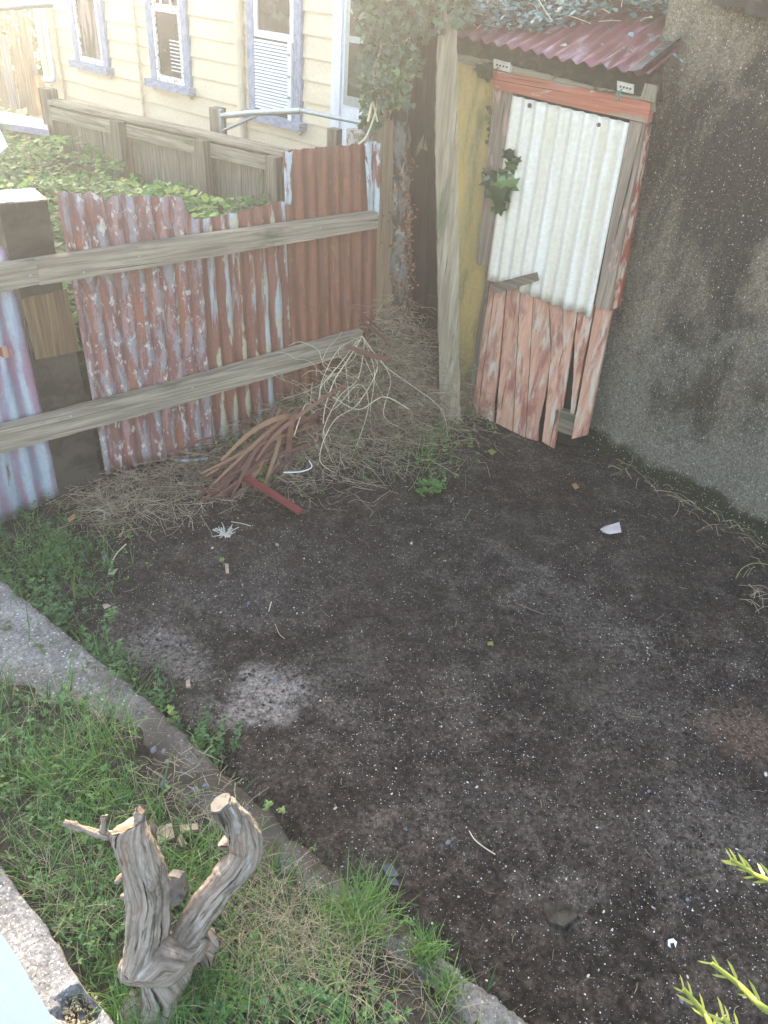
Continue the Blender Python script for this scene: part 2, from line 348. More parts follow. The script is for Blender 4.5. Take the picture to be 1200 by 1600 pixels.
v = k.noise(k.coord('UV', (5, 55, 1)), 1, 9, .7, .8); v2 = k.noise(k.coord('UV', (7, 14, 1), (2, 2, 2)), 1, 7, .65, .6)
col = k.mix(k.step(v, .3, .68), (.12, .085, .06), (.43, .36, .295)); col = k.mix(k.step(v2, .55, .68, 0, .85), col, (.26, .135, .08))
v3 = k.noise(k.coord('UV', (6, 20, 1), (7, 2, 2)), 1, 7, .65, .5); col = k.mix(k.step(v3, .56, .66, 0, .8), col, (.47, .43, .38))
ck = k.noise(k.coord('UV', (4, 42, 1), (4, 9, 4)), 1, 5, .6, .9); col = k.mix(k.step(ck, .39, .34), col, (.028, .02, .015))
dk_ = k.noise(k.coord('Object', (6, 6, 6), (3, 1, 4)), 1, 5, .6); col = k.mix(k.step(dk_, .56, .7, 0, .6), col, (.07, .055, .042))
M_stump = k.done(col, .85, k.bump(v, 1, .010, k.bump(k.step(ck, .33, .42), 1, .010, k.bump(v2, .6, .015))), spec=.2)
M_cut = layered('cut_wood', (.15, .135, .12), [((.08, .065, .05), (60, 60, 60), .55, .06, 0, 2)], .9, kind='Object')
M_grass = leafmat('grass_blades', [(.025, .075, .02), (.06, .17, .04), (.12, .27, .055), (.25, .36, .09)], .5, .35)
M_straw = leafmat('dry_straw', [(.20, .15, .085), (.34, .28, .17), (.48, .42, .28)], .7, .2)
M_weed = leafmat('weed_leaves', [(.035, .11, .03), (.06, .18, .05), (.12, .27, .07), (.26, .36, .09)], .45, .3)
M_gard = leafmat('garden_leaves', [(.02, .06, .016), (.045, .15, .03), (.10, .28, .045), (.25, .42, .07), (.44, .44, .07)], .45, .35)  # brighter yellow-green tones put sun dapple into the leaf colour
M_ivy = leafmat('ivy_leaves', [(.010, .032, .012), (.025, .07, .022), (.05, .13, .04), (.18, .30, .08)], .3, .15, .7)
M_ivyroof = leafmat('roof_creeper_leaves', [(.04, .09, .08), (.09, .19, .18), (.20, .34, .34), (.26, .36, .14)], .3, .15, .8)  # blue cast puts the sky's reflection into the leaf colour
M_vine = plain('pale_vine_stem', (.62, .54, .37), .75)
M_vined = plain('brown_vine_stem', (.20, .14, .09), .85)
M_twig = leafmat('brown_twig_mass', [(.15, .105, .07), (.40, .31, .20), (.68, .59, .42)], .9, .05)
M_rustleaf = leafmat('rust_leaves', [(.14, .05, .03), (.30, .10, .05), (.36, .20, .11)], .7, .2)
M_flax = leafmat('dead_flax', [(.10, .04, .03), (.17, .065, .045), (.25, .11, .075), (.36, .20, .09)], .6, .2)
M_maroon = wood('maroon_board_paint', (.20, .035, .035), (.34, .08, .075), rough=.5)
M_pebb = plain('blue_grey_stone', (.16, .18, .21), .7, 0, .3)
M_grit = leafmat('shell_grit', [(.22, .21, .20), (.55, .53, .50), (.82, .80, .76)], .8, 0)
M_paper = plain('pinkish_paper', (.60, .50, .47), .8)
M_ply = plain('timber_offcut', (.42, .32, .22), .8)
M_bluep = plain('blue_plastic', (.03, .35, .62), .35)
M_hose = plain('pale_blue_hose', (.55, .62, .72), .35)
M_oleaf = plain('orange_leaf', (.46, .22, .08), .6)
M_panelpaint = plain('pale_blue_gloss', (.13, .18, .25), .4, 0, .03, .6)
M_purple = plain('lilac_board', (.30, .29, .38), .6)
M_yshoot = leafmat('yellow_green_needles', [(.15, .21, .045), (.27, .32, .065), (.42, .41, .11)], .4, .35)
M_hedge = leafmat('hedge_leaves', [(.02, .05, .02), (.04, .09, .035), (.08, .15, .06)], .5, .2)
M_white2 = plain('white_plastic', (.75, .77, .80), .4, 0, .05)
M_slate = plain('dark_slate', (.05, .06, .075), .5)
M_rooft = plain('grey_roof', (.16, .16, .17), .6)

# ================================================================= SETTING
# soil yard -------------------------------------------------------
KZ = .22
KP = [(-140, 800), (0, 905), (60, 952), (130, 1010), (200, 1065), (250, 1110), (300, 1158), (345, 1200), (400, 1250), (460, 1310), (530, 1365), (600, 1415), (660, 1470), (740, 1530), (830, 1600), (960, 1700)]
KW = [g(a, b, KZ) for a, b in KP]
KWID = [.36, .42, .38, .26, .17, .10, .13, .15, .13, .10, .07, .085, .085, .08, .08, .08]   # visible concrete width
def blob(x, y, spots):
    v = 0
    for (cx, cy, rx, ry, a, s_) in spots:
        dx, dy = x - cx, y - cy; ca, sa = cos(a), sin(a)
        q = math.sqrt(((dx * ca + dy * sa) / rx) ** 2 + ((-dx * sa + dy * ca) / ry) ** 2)
        q += noise.noise(Vector((x * 6, y * 6, cx))) * .5 + noise.noise(Vector((x * 20, y * 20, cx))) * .25
        v = max(v, s_ * max(0, min(1, (1.25 - q) * 1.6)))
    return v
def spot(px, py, rx, ry, a, s_):
    p = g(px, py); return (p.x, p.y, rx, ry, a, s_)
PALE = [spot(410, 1088, .18, .13, .5, 1.05), spot(250, 1010, .28, .12, -.5, .5), spot(310, 1110, .10, .10, 0, .3), spot(900, 960, .38, .16, -.6, .12),
        spot(820, 880, .30, .05, -.7, .2), spot(520, 1060, .22, .2, .2, .12), spot(1010, 1110, .25, .2, 0, .12), spot(360, 940, .3, .2, 0, .12), spot(880, 1400, .16, .1, 0, .15), spot(700, 1280, .4, .2, .4, .1), spot(1100, 1300, .3, .2, .4, .2)]
WARM = [spot(1160, 1140, .16, .14, 0, .55), spot(1140, 980, .25, .12, .3, .14)]
def gz(x, y):
    z = .022 * noise.noise(Vector((x * 1.3, y * 1.3, 0))) + .012 * noise.noise(Vector((x * 5, y * 5, 3))) + .008 * noise.noise(Vector((x * 20, y * 20, 5))) + .004 * noise.noise(Vector((x * 47, y * 47, 9)))
    if y < 2.4 and x < 1.2:
        best = 9
        for a, b_ in zip(KW[4:], KW[5:]):
            dx, dy = b_.x - a.x, b_.y - a.y; t = max(0, min(1, ((x - a.x) * dx + (y - a.y) * dy) / (dx * dx + dy * dy)))
            best = min(best, math.hypot(x - a.x - dx * t, y - a.y - dy * t))
        z -= .09 * math.exp(-(best / .10) ** 2)
    z += .05 * blob(x, y, [(g(120, 740).x + .1, g(120, 740).y, .5, .18, .7, .7), (g(500, 700).x, g(500, 700).y, .6, .3, .5, 1)])
    return z
x0, x1, y0, y1, st = -3.0, 3.2, .2, 5.6, .018
nx, ny = int((x1 - x0) / st), int((y1 - y0) / st)
mb = MB(); rows = []
for j in range(ny + 1):
    rows.append([Vector((x0 + i * st, y0 + j * st, gz(x0 + i * st, y0 + j * st))) for i in range(nx + 1)])
mb.grid(rows)
yard = mb.build('soil_yard', M_soil, smooth=True)
pa = yard.data.attributes.new('pale', 'FLOAT', 'POINT'); wa = yard.data.attributes.new('warm', 'FLOAT', 'POINT')
pv = []; wv_ = []
for v in yard.data.vertices: pv.append(blob(v.co.x, v.co.y, PALE)); wv_.append(blob(v.co.x, v.co.y, WARM))
pa.data.foreach_set('value', pv); wa.data.foreach_set('value', wv_)
tag(yard, kind='structure')
mb = MB(); mb.face([(-200, -200, -.08), (200, -200, -.08), (200, 200, -.08), (-200, 200, -.08)])
tag(mb.build('ground', M_tsoil), kind='structure')

# terrace and kerb --------------------------------------------------
def klerp(f):
    i = min(int(f), len(KW) - 2); t = f - i
    return KW[i].lerp(KW[i + 1], t), KWID[i] * (1 - t) + KWID[i + 1] * t
KIN = Vector((-.58, -.815, 0))
def kedge(f, k=0):
    p, wd = klerp(f); j = .016 * noise.noise(Vector((f * 2.2, 1, 0))) + .010 * noise.noise(Vector((f * 9, 2, 0)))
    return p - KIN * j, wd
rows = []; NF = 320
for i in range(NF + 1):
    f = i / NF * (len(KW) - 1.001); p, wd = kedge(f)
    fl = noise.noise(Vector((f * 5, 7, 0))) * .012
    row = [p - KIN * .03 + Vector((0, 0, -.30)), p - KIN * (.012 + fl) + Vector((0, 0, -.12)), p - KIN * (.004 + fl) + Vector((0, 0, -.03)), p + KIN * .004 + Vector((0, 0, -.006))]
    for t_ in (.03, .06, .1, .16, .24, .34, .46, .6):
        q = p + KIN * t_; q.z += .006 * noise.noise(q * 14) + .003 * noise.noise(q * 60); row.append(q)
    rows.append(row)
mb = MB(); mb.grid(rows); kb = tag(mb.build('concrete_kerb', M_kerb, smooth=True), kind='structure')
da = kb.data.attributes.new('dirt', 'FLOAT', 'POINT'); NR = len(rows[0]); dv = []
for i in range(NF + 1):
    f = i / NF * (len(KW) - 1.001)
    for j in range(NR):
        p_ = rows[i][j]; b0 = min(1, max(0, (f - 4.3) * .9)) * (1 if f < 11 else max(.15, 1 - (f - 11) * .8))
        dv.append(min(1, max(0, b0 * (.75 + .9 * noise.noise(p_ * 7)) + (.5 if 2 <= j < 4 else 0) * .4)))
da.data.foreach_set('value', dv)
def tz(x, y, t_):
    z = KZ + .014 + .02 * noise.noise(Vector((x * 4, y * 4, 0))) + .012 * noise.noise(Vector((x * 14, y * 14, 1))) + min(t_ * .10, .03)
    return z
rows = []
for i in range(NF + 1):
    f = i / NF * (len(KW) - 1.001); p, wd = kedge(f); row = []
    wd = wd + .03 * noise.noise(Vector((f * 3, 9, 0))) + .015 * noise.noise(Vector((f * 12, 9, 0)))
    for t_ in [0, .02] + [.05 * q for q in range(1, 30)] + [2, 3, 5]:
        q = p + KIN * (wd + t_); q.z = tz(q.x, q.y, t_) if t_ else KZ - .02; row.append(q)
    rows.append(row)
mb = MB(); mb.grid(rows); tag(mb.build('terrace_ground', M_tsoil, smooth=True), kind='structure')

# ================================================================= HOUSE
HP = Plane(0, 7.5, -37)
hc_ = HP.w(HP.pix(75, 100))
house = thing('house', (hc_.x, hc_.y, 0), 'cream weatherboard house with blue window trim behind the wooden fence', 'house')
sL = HP.pix(66, 60)[0]; sR = sL + 11.5
mb = MB(); pitch_b = .185; z = -.02
while z < 4.6:
    for (a, b_) in ((sL, sR),):
        P = [[HP.w((a, z), -.02), HP.w((b_, z), -.02)], [HP.w((a, z), .022), HP.w((b_, z), .022)], [HP.w((a, z + .012), .024), HP.w((b_, z + .012), .024)], [HP.w((a, z + pitch_b), .004), HP.w((b_, z + pitch_b), .004)]]
        o_ = rnd(0, 30)
        mb.grid(P, [[(o_, 0), (o_ + 11, 0)], [(o_, .02), (o_ + 11, .02)], [(o_, .03), (o_ + 11, .03)], [(o_, .16), (o_ + 11, .16)]])
    z += pitch_b
mb.build('weatherboard_wall', M_board, house)
mb = MB()
# side wall running back from the corner, gable top and the wall core
for (a, b_) in ((sL, sR),):
    mb.slab(HP, [(a, -.1), (b_, -.1), (b_, 4.6), (a, 4.6)], -6, -.03, horiz=True)
mb.build('wall_core', M_board, house)
mb = MB()
rf = [HP.w((sL - .4, 4.55), .5), HP.w((sR + .4, 4.55), .5), HP.w((sR + .4, 6.1), -3), HP.w((sL - .4, 6.1), -3), HP.w((sR + .4, 4.55), -6.5), HP.w((sL - .4, 4.55), -6.5)]
mb.face([rf[0], rf[1], rf[2], rf[3]]); mb.face([rf[3], rf[2], rf[4], rf[5]]); mb.face([rf[0], rf[3], rf[5]]); mb.face([rf[1], rf[4], rf[2]])
mb.build('roof', M_rooft, house, solid=.06)
def hp(*pts): return [HP.pix(a, b_) for a, b_ in pts]
def hslab(name, pts, o0, o1, mat, parent, rough=0, bevel=.003, label=None, horiz=False):
    mb = MB(); mb.slab(HP, pts, o0, o1, rough, horiz); o = mb.build(name, mat, parent, bevel=bevel)
    if label: o['label'] = label
    return o
hslab('corner_board', [(sL - .03, 0), (sL + .10, 0), (sL + .10, 4.6), (sL - .03, 4.6)], .0, .05, M_board, house)
# downpipe with an elbow
sp_ = HP.pix(86, 60)[0]; ze = HP.pix(94, 124)[1]
mb = MB(); mb.tube([HP.w((sp_, 4.5), .10), HP.w((sp_, ze + .05), .10), HP.w((sp_ - .02, ze), .11), HP.w((sp_ - .16, ze - .02), .12), HP.w((sp_ - .19, ze - .02), .12)], .038, 12)
mb.build('downpipe', M_white, house, smooth=True)
sp2 = HP.pix(98, 100)[0]
for sx_, r_, zb in ((sp2, .018, .3), (HP.pix(226, 130)[0], .016, .3), (HP.pix(381, 100)[0], .045, .2)):
    mb = MB(); mb.tube([HP.w((sx_, 4.5), .05), HP.w((sx_, 2), .05), HP.w((sx_, zb), .05)], r_, 10)
    for zz in (.95, 1.7, 2.6): mb.tube([HP.w((sx_, zz), .05), HP.w((sx_, zz + .04), .05)], r_ * 1.35, 10)
    mb.build('wall_pipe', M_board if r_ > .03 else M_pipe, house, smooth=True)
def window(pxl, pxr, pys, kind):
    """pxl, pxr: pixels of outer casing edges at the sill; real uprights"""
    (s0, z0) = HP.pix(*pxl); (s1, z1) = HP.pix(*pxr); zs = (z0 + z1) / 2; W = s1 - s0; top = zs + 1.75; cw = .095
    fr = hslab('window_frame', [(s0, zs), (s0 + cw, zs), (s0 + cw, top), (s0, top)], .0, .055, M_bluetrim, house, .002)
    hslab('casing', [(s1 - cw, zs), (s1, zs), (s1, top), (s1 - cw, top)], .0, .055, M_bluetrim, fr, .002)
    hslab('casing', [(s0, top), (s1, top), (s1, top + .11), (s0, top + .11)], .0, .06, M_bluetrim, fr)
    hslab('sill', [(s0 - .05, zs - .07), (s1 + .05, zs - .07), (s1 + .05, zs), (s0 - .05, zs)], .0, .12, M_bluetrim, fr, .003, horiz=True)
    hslab('apron', [(s0 + .0, zs - .12), (s1 - .02, zs - .12), (s1 - .02, zs - .08), (s0 + .0, zs - .08)], .0, .05, M_board, fr, horiz=True)
    a, b_ = s0 + cw + .004, s1 - cw - .004; sw = .05; mid = zs + .68
    def sash(z0_, z1_, off, pane):
        sh = None
        for q in ([(a, z0_), (a + sw, z0_), (a + sw, z1_), (a, z1_)], [(b_ - sw, z0_), (b_, z0_), (b_, z1_), (b_ - sw, z1_)], [(a + sw, z0_), (b_ - sw, z0_), (b_ - sw, z0_ + .06), (a + sw, z0_ + .06)], [(a + sw, z1_ - .045), (b_ - sw, z1_ - .045), (b_ - sw, z1_), (a + sw, z1_)]):
            mb = sh = sh or MB(); mb.slab(HP, q, .0, off, .002, step=.06)
        sh.build('sash', M_whiteflake if kind != 'louvre' else M_white, fr)
        if pane: hslab('pane', [(a + sw, z0_ + .06), (b_ - sw, z0_ + .06), (b_ - sw, z1_ - .045), (a + sw, z1_ - .045)], .0, off - .018, pane, fr, bevel=0)
    if kind == 'louvre':
        mid = zs + .66
        sash(mid, top, .05, M_glass); 
        hslab('louvre_back', [(a, zs), (b_, zs), (b_, mid), (a, mid)], 0, .026, M_glass, fr, bevel=0)
        mb = MB(); n = 21
        for i in range(n):
            zz = zs + .05 + (mid - zs - .08) * i / (n - 1)
            mb.beam(HP.w((a, zz), .05), HP.w((b_ - .04, zz), .05), (HP.n * .6 - Vector((0, 0, .8))).normalized(), .024, .004, (HP.n * .8 + Vector((0, 0, .6))).normalized(), 1)
        o = mb.build('louvre_slats', M_louvre, fr); o['label'] = 'white tilted louvre slats in the lower half'
        hslab('louvre_stile', [(b_ - .055, zs), (b_ - .004, zs), (b_ - .004, mid), (b_ - .055, mid)], .03, .075, M_white, fr)
        for zz in (.2, .38, .56):
            mb = MB(); mb.box(HP.w((b_ - .03, zs + zz), .085), .03, .015, .02, HP.e, HP.n); mb.build('hinge', M_galv, fr)
    else:
        sash(mid - .02, top, .036, M_glass); sash(zs, mid + .02, .05, M_glass2 if kind == 'curtain' else M_glass)
        if kind == 'bars':
            for i in range(1, 3):
                mb = MB(); s_ = a + (b_ - a) * i / 3; mb.slab(HP, [(s_ - .012, mid + .03), (s_ + .012, mid + .03), (s_ + .012, top - .05), (s_ - .012, top - .05)], .03, .043); mb.build('glazing_bar', M_white, fr)
            mb = MB(); mb.slab(HP, [(a + .05, mid + .44), (b_ - .05, mid + .44), (b_ - .05, mid + .47), (a + .05, mid + .47)], .03, .045); mb.build('glazing_bar', M_white, fr); mb = MB()
            for i in range(9):
                zz = zs + .12 + i * .035; mb.slab(HP, [(a + .25, zz), (b_ - .06, zz), (b_ - .06, zz + .012), (a + .25, zz + .012)], .03, .0335)
            mb.build('blind', M_white, fr)
    return fr
window((124, 94), (176, 105), 0, 'curtain')['label'] = 'leftmost blue framed window with white flaking sill'
window((243, 122), (304, 137), 0, 'bars')['label'] = 'blue framed sash window left of the louvre window'
window((395, 171), (475, 191), 0, 'louvre')['label'] = 'blue framed window with white louvre below'
# white glazed door beside the ivy
s0, z0 = HP.pix(527, 30); s1 = s0 + 1.05
dr = hslab('white_door', [(s0, .25), (s1, .25), (s1, 2.35), (s0, 2.35)], 0, .035, M_white, house, bevel=.002)
hslab('door_casing', [(s0, .25), (s0 + .11, .25), (s0 + .11, 2.35), (s0, 2.35)], .035, .06, M_white, dr)
hslab('door_casing', [(s1 - .11, .25), (s1, .25), (s1, 2.35), (s1 - .11, 2.35)], .035, .06, M_white, dr)
hslab('door_casing', [(s0, 2.35), (s1, 2.35), (s1, 2.47), (s0, 2.47)], .0, .065, M_white, dr)
zt = HP.pix(548, 65)[1]; zb = HP.pix(555, 150)[1]
hslab('pane_frame', [(s0 + .15, zb - .08), (s1 - .15, zb - .08), (s1 - .15, 2.25), (s0 + .15, 2.25)], .035, .05, M_galv, dr)
hslab('pane', [(s0 + .2, zb), (s1 - .2, zb), (s1 - .2, zt), (s0 + .2, zt)], .05, .054, M_glass, dr, bevel=0)
hslab('pane', [(s0 + .2, zt + .05), (s1 - .2, zt + .05), (s1 - .2, 2.2), (s0 + .2, 2.2)], .05, .054, M_glass, dr, bevel=0)

# ================================================================= BACK FENCE
BZ = 1.3
a_, b_ = g(440, 237, BZ), g(100, 162, BZ)
BD = (b_ - a_); BD.z = 0; BD.normalize()
BP = Plane(b_.x, b_.y, math.degrees(math.atan2(-BD.y, -BD.x)))
bf = thing('paling_fence', (b_.x, b_.y, 0), 'weathered grey wooden paling fence with flat capping in front of the cream house', 'fence')
Lb = (a_ - b_).length; s0, s1 = -.12, Lb + 2.4
mb = MB(); mb.beam(BP.w((s0, BZ), 0), BP.w((s1, BZ), 0), BP.n, .13, .035, Vector((0, 0, 1)), 24, .004); mb.build('capping', M_rail, bf, bevel=.004)
mb = MB(); mb.beam(BP.w((s0, BZ - .085), .035), BP.w((s1, BZ - .085), .035), Vector((0, 0, 1)), .10, .04, BP.n, 24, .004); mb.build('rail', M_rail, bf, bevel=.004)
mb = MB(); mb.beam(BP.w((s0, .25), .035), BP.w((s1, .25), .035), Vector((0, 0, 1)), .09, .04, BP.n, 12, .004); mb.build('rail', M_rail, bf)
s = s0; i = 0
while s < s1:
    wd = rnd(.095, .115); e_ = s + wd - rnd(0, .003); mb = MB(); mb.slab(BP, [(s, -.02), (e_, -.02), (e_, BZ - .02), (s, BZ - .02)], -.022 - (i % 2) * .006, .0 - (i % 2) * .006)
    mb.build('paling', M_paling, bf); s += wd; i += 1
for px_, py_ in ((196, 185), (327, 212), (440, 240)):
    sx_ = BP.pix(px_, py_)[0]; mb = MB(); mb.beam(BP.w((sx_, -.1), .08), BP.w((sx_, BZ - .018), .08), BP.e, .10, .09, BP.n, 8, .004); mb.build('post', M_oldwood, bf, bevel=.005)
mb = MB(); mb.beam(BP.w((s0 - .06, -.1), .0), BP.w((s0 - .06, BZ + .09), .0), BP.e, .12, .10, BP.n, 6, .004); mb.build('post', M_oldwood, bf, bevel=.005)

# clothesline post beyond the fence
pc = BP.w(BP.pix(347, 175), -.35); pc.z = 0
cl = thing('clothesline', pc, 'old clothesline, short timber post with a long pale tube arm beyond the paling fence', 'clothesline')
def bpw(px_, py_, off): return BP.w(BP.pix(px_, py_, off), off)
ft = bpw(340, 168, -.35); fb = Vector((ft.x, ft.y, 0))
mb = MB(); mb.beam(fb, ft, BP.e, .10, .09, BP.n, 8, .004); mb.build('post', M_oldwood, cl, bevel=.005)
mb = MB(); mb.tube([bpw(346, 181, -.3), bpw(400, 176, -.3), bpw(470, 173, -.3)], .022, 10); mb.build('arm', M_galv, cl, smooth=True)
mb = MB(); mb.tube([bpw(467, 172, -.3), bpw(520, 183, -.3), bpw(572, 193, -.3), bpw(640, 207, -.3)], .016, 10); mb.build('cross_tube', M_galv, cl, smooth=True)
mb = MB(); mb.tube([bpw(346, 205, -.3), bpw(400, 181, -.3)], .013, 8); mb.build('brace', M_galv, cl, smooth=True)
mb = MB(); q = bpw(346, 190, -.3); mb.box(q, .03, .03, .17, BP.e, BP.n); mb.build('bracket', M_galv, cl, bevel=.003)
q = bpw(523, 201, -.6); mb = MB(); mb.beam((q.x, q.y, -.1), q, BP.e, .09, .08, BP.n, 6, .003)
tag(base_at(mb.build('timber_post', M_oldwood, bevel=.005), (q.x, q.y, 0)), 'short grey post end poking above the rusty iron near the white door', 'post')

# old leaning gate and things at the far left
GP = Plane(*g(60, 165, .25)[:2], -12); 
gt = thing('old_gate', GP.w((0, 0)), 'old grey board gate with gaps at the far left beside the house corner', 'gate')
def gslab(name, pts, mat, o0=0, o1=.025):
    mb = MB(); mb.slab(GP, [GP.pix(a, b_) for a, b_ in pts], o0, o1, .003); return mb.build(name, mat, gt, bevel=.003)
gslab('post', [(28, 21), (40, 24), (62, 180), (45, 182)], M_oldwood, -.06, .03)
gslab('rail', [(-40, 33), (28, 28), (29, 37), (-40, 46)], M_oldwood, .03, .07)
for pts, mt in (([(-45, 60), (-20, 58), (0, 172), (-20, 172)], M_oldwood), ([(-18, 58), (-4, 57), (14, 172), (0, 172)], M_oldwood), ([(0, 55), (10, 56), (32, 170), (16, 173)], M_gatewood), ([(13, 40), (24, 40), (45, 165), (34, 170)], M_oldwood), ([(36, 28), (42, 30), (60, 118), (52, 118)], M_gatewood)):
    o = gslab('board', pts, mt)
    if mt is M_gatewood: o['label'] = 'bluish grey bleached board'
q = atd(0, 11, 9.5); q2 = atd(82, 5, 9.5); q3 = atd(-90, 18, 9.5); mb = MB(); mb.tube([q3, q, q2], .035, 10); pb = MB()
t_ = thing('overhead_rail', (q.x, q.y, 0), 'blue grey horizontal tube rail above the old gate at the top left', 'rail')
mb.build('tube', M_galv, t_, smooth=True); mb = MB(); mb.tube([q3, (q3.x, q3.y, 0)], .04, 8); mb.build('leg', M_galv, t_, smooth=True)
# small slatted crate/fence piece right of the gate
SP = Plane(*g(75, 165, .2)[:2], -20); mb = MB()
for i in range(7):
    xa = 60 + i * 3.6; mb.slab(SP, [SP.pix(a, b_) for a, b_ in ((xa, 118 + i * .4), (xa + 3.0, 118 + i * .4), (xa + 9, 168), (xa + 6, 168))], 0, .02)
o = mb.build('slatted_gate', M_ply); tag(base_at(o, SP.w((0, 0))), 'low pale slatted wooden gate between the old gate and house corner', 'gate')
# lilac board and concrete edge
for nm, pts, mt, lb, z_ in (('lilac_board', [(22, 177), (72, 187), (76, 203), (17, 194)], M_purple, 'lilac painted board lying at the back of the overgrown garden', 1.12), ('grey_trough', [(-40, 168), (20, 177), (18, 194), (-40, 186)], M_galv, 'grey metal trough lying beside the lilac board', 1.10)):
    mb = MB(); P4 = [g(a, b_, z_) for a, b_ in pts]; mb.face([p for p in P4][::-1]); 
    lo_ = [p - Vector((0, 0, .05)) for p in P4]; mb.face(lo_)
    for i in range(4): j = (i + 1) % 4; mb.face([P4[i], P4[j], lo_[j], lo_[i]])
    o = mb.build(nm, mt, bevel=.006); tag(base_at(o, lo_[0]), lb, 'board' if nm[0] == 'l' else 'trough')
# white plastic sheet at left edge
mb = MB(); q = [atd(-30, 195, 6), atd(-2, 200, 6), atd(13, 232, 5.9), atd(0, 244, 5.8), atd(-30, 262, 5.8)]
cc = sum(q, Vector()) / 5; mb.face(q)
o = mb.build('white_bag', M_white2, solid=.02); 
tag(base_at(o, (cc.x, cc.y, cc.z - .1)), 'crumpled white plastic lying on the garden leaves at the left edge', 'plastic')

def leaf(mb, c, d, n, L, W, t, kind='oval', fold=.15):
    """c base, d direction of midrib, n normal"""
    d = d.normalized(); s_ = d.cross(n)
    if s_.length < .01: s_ = d.cross(Vector((1, .3, 0)))
    s_.normalize(); nn = s_.cross(d)
    if kind == 'ivy': out = [(0, .0), (.14, .32), (.02, .52), (.38, .42), (.55, .62), (.62, .26), (1, 0), (.62, -.26), (.55, -.62), (.38, -.42), (.02, -.52), (.14, -.32)]
    elif kind == 'round': out = [(0, 0), (.08, .34), (.4, .5), (.75, .38), (1, 0), (.75, -.38), (.4, -.5), (.08, -.34)]
    elif kind == 'quad': out = [(0, 0), (.4, .5), (1, 0), (.4, -.5)]
    else: out = [(0, 0), (.25, .38), (.55, .42), (1, 0), (.55, -.42), (.25, -.38)]
    mb.face([c + d * (x * L) + s_ * (y * W) + nn * (fold * abs(y) * W - .12 * L * x * x) for x, y in out], None, t)
def blade(mb, p, d, L, w_, bend, t, seg=3, up=Vector((0, 0, 1))):
    d = d.normalized(); side = Vector((-d.y, d.x, 0)) if abs(d.z) < .99 else Vector((1, 0, 0)); side = side.normalized()
    a = rnd(.15, .6); pts = []; q = Vector(p); dirv = (up * cos(a) + d * sin(a))
    for i in range(seg + 1):
        f = i / seg; pts.append((q - side * w_ * (1 - f) * .5 * (1 if f else .8), q + side * w_ * (1 - f ** 2) * .5)); q = q + dirv * (L / seg)
        a += bend / seg; dirv = (up * cos(a) + d * sin(a))
    b0 = len(mb.v)
    for i, (l_, r_) in enumerate(pts): mb.v += [tuple(l_), tuple(r_)]
    for i in range(seg): mb.f.append((b0 + 2 * i, b0 + 2 * i + 1, b0 + 2 * i + 3, b0 + 2 * i + 2)); mb.uv.append([(0, 0)] * 4); mb.t.append(t)
def rdir(): a = rnd(0, 2 * pi); return Vector((cos(a), sin(a), 0))

# ================================================================= NEIGHBOUR'S GARDEN
FP = Plane(-1.95, 3.04, 39.86)
mb = MB(); mb2 = MB()
def gardh(p):
    h = 1.06 + .14 * noise.noise(Vector((p.x * .9, p.y * .9, 4))) + .09 * noise.noise(Vector((p.x * 2.6, p.y * 2.6, 6)))
    return h
cnt = 0; tries = 0
while cnt < 22000 and tries < 130000:
    tries += 1
    p = Vector((rnd(-8.5, .4), rnd(3.2, 11.5), 0))
    df = (p - FP.o).dot(-FP.n); db = (p - BP.o).dot(BP.n)
    if df < .25 or (db < .1 and (p - BP.o).dot(BP.e) > -.2) or (db < -.7) or (p - BP.o).dot(BP.e) < -3.5 or (p-HP.o).dot(HP.n) < .4: continue
    if p.y < 4 and p.x < -3: continue
    cnt += 1
    taper = min(1, .8 + .2 * df / .5) * (1 if db > .5 else .92 + .08 * max(0, db) / .5)
    h = gardh(p) * taper; p.z = h - rnd(0, 1) ** 2 * .35
    pn = noise.noise(Vector((p.x * .8, p.y * .8, 20)))
    bigl = pn > -.02
    zone = noise.noise(Vector((p.x * 1.5, p.y * 1.5, 40)))
    if bigl: leaf(mb, p, rdir() + Vector((0, 0, rnd(-.3, .3))), Vector((rnd(-.5, .5), rnd(-.9, .1), 1)), rnd(.03, .07), rnd(.028, .062), min(1, max(0, .45 + .5 * zone + rnd(-.25, .35))), 'round')
    else:
        for _ in range(2):
            leaf(mb, p + Vector((rnd(-.05, .05), rnd(-.05, .05), rnd(-.05, .04))), rdir() + Vector((0, 0, rnd(0, .6))), Vector((rnd(-.7, .7), rnd(-.9, .3), 1)), rnd(.03, .07), rnd(.02, .045), max(0, .28 + .3 * zone + rnd(-.2, .2)), 'oval')
tag(mb.build('garden_undergrowth', M_gard), 'overgrown bed of green and yellow green leafy weeds with sun dapple in the leaf colour behind the rusty fence', 'undergrowth', kind='stuff')
mb = MB()
for j in range(60):
    mb.grid([[Vector((-9 + i * .18, 3 + j * .15, max(-.04, (gardh(Vector((-9 + i * .18, 3 + j * .15, 0))) * .8 if (Vector((-9 + i * .18, 3 + j * .15, 0)) - FP.o).dot(-FP.n) > .5 and (Vector((-9 + i * .18, 3 + j * .15, 0)) - BP.o).dot(BP.n) > .3 else -.04))))  for i in range(56)],
             [Vector((-9 + i * .18, 3.15 + j * .15, max(-.04, (gardh(Vector((-9 + i * .18, 3.15 + j * .15, 0))) * .8 if (Vector((-9 + i * .18, 3.15 + j * .15, 0)) - FP.o).dot(-FP.n) > .5 and (Vector((-9 + i * .18, 3.15 + j * .15, 0)) - BP.o).dot(BP.n) > .3 else -.04)))) for i in range(56)]])
tag(mb.build('garden_ground', M_tsoil, smooth=True), kind='structure')
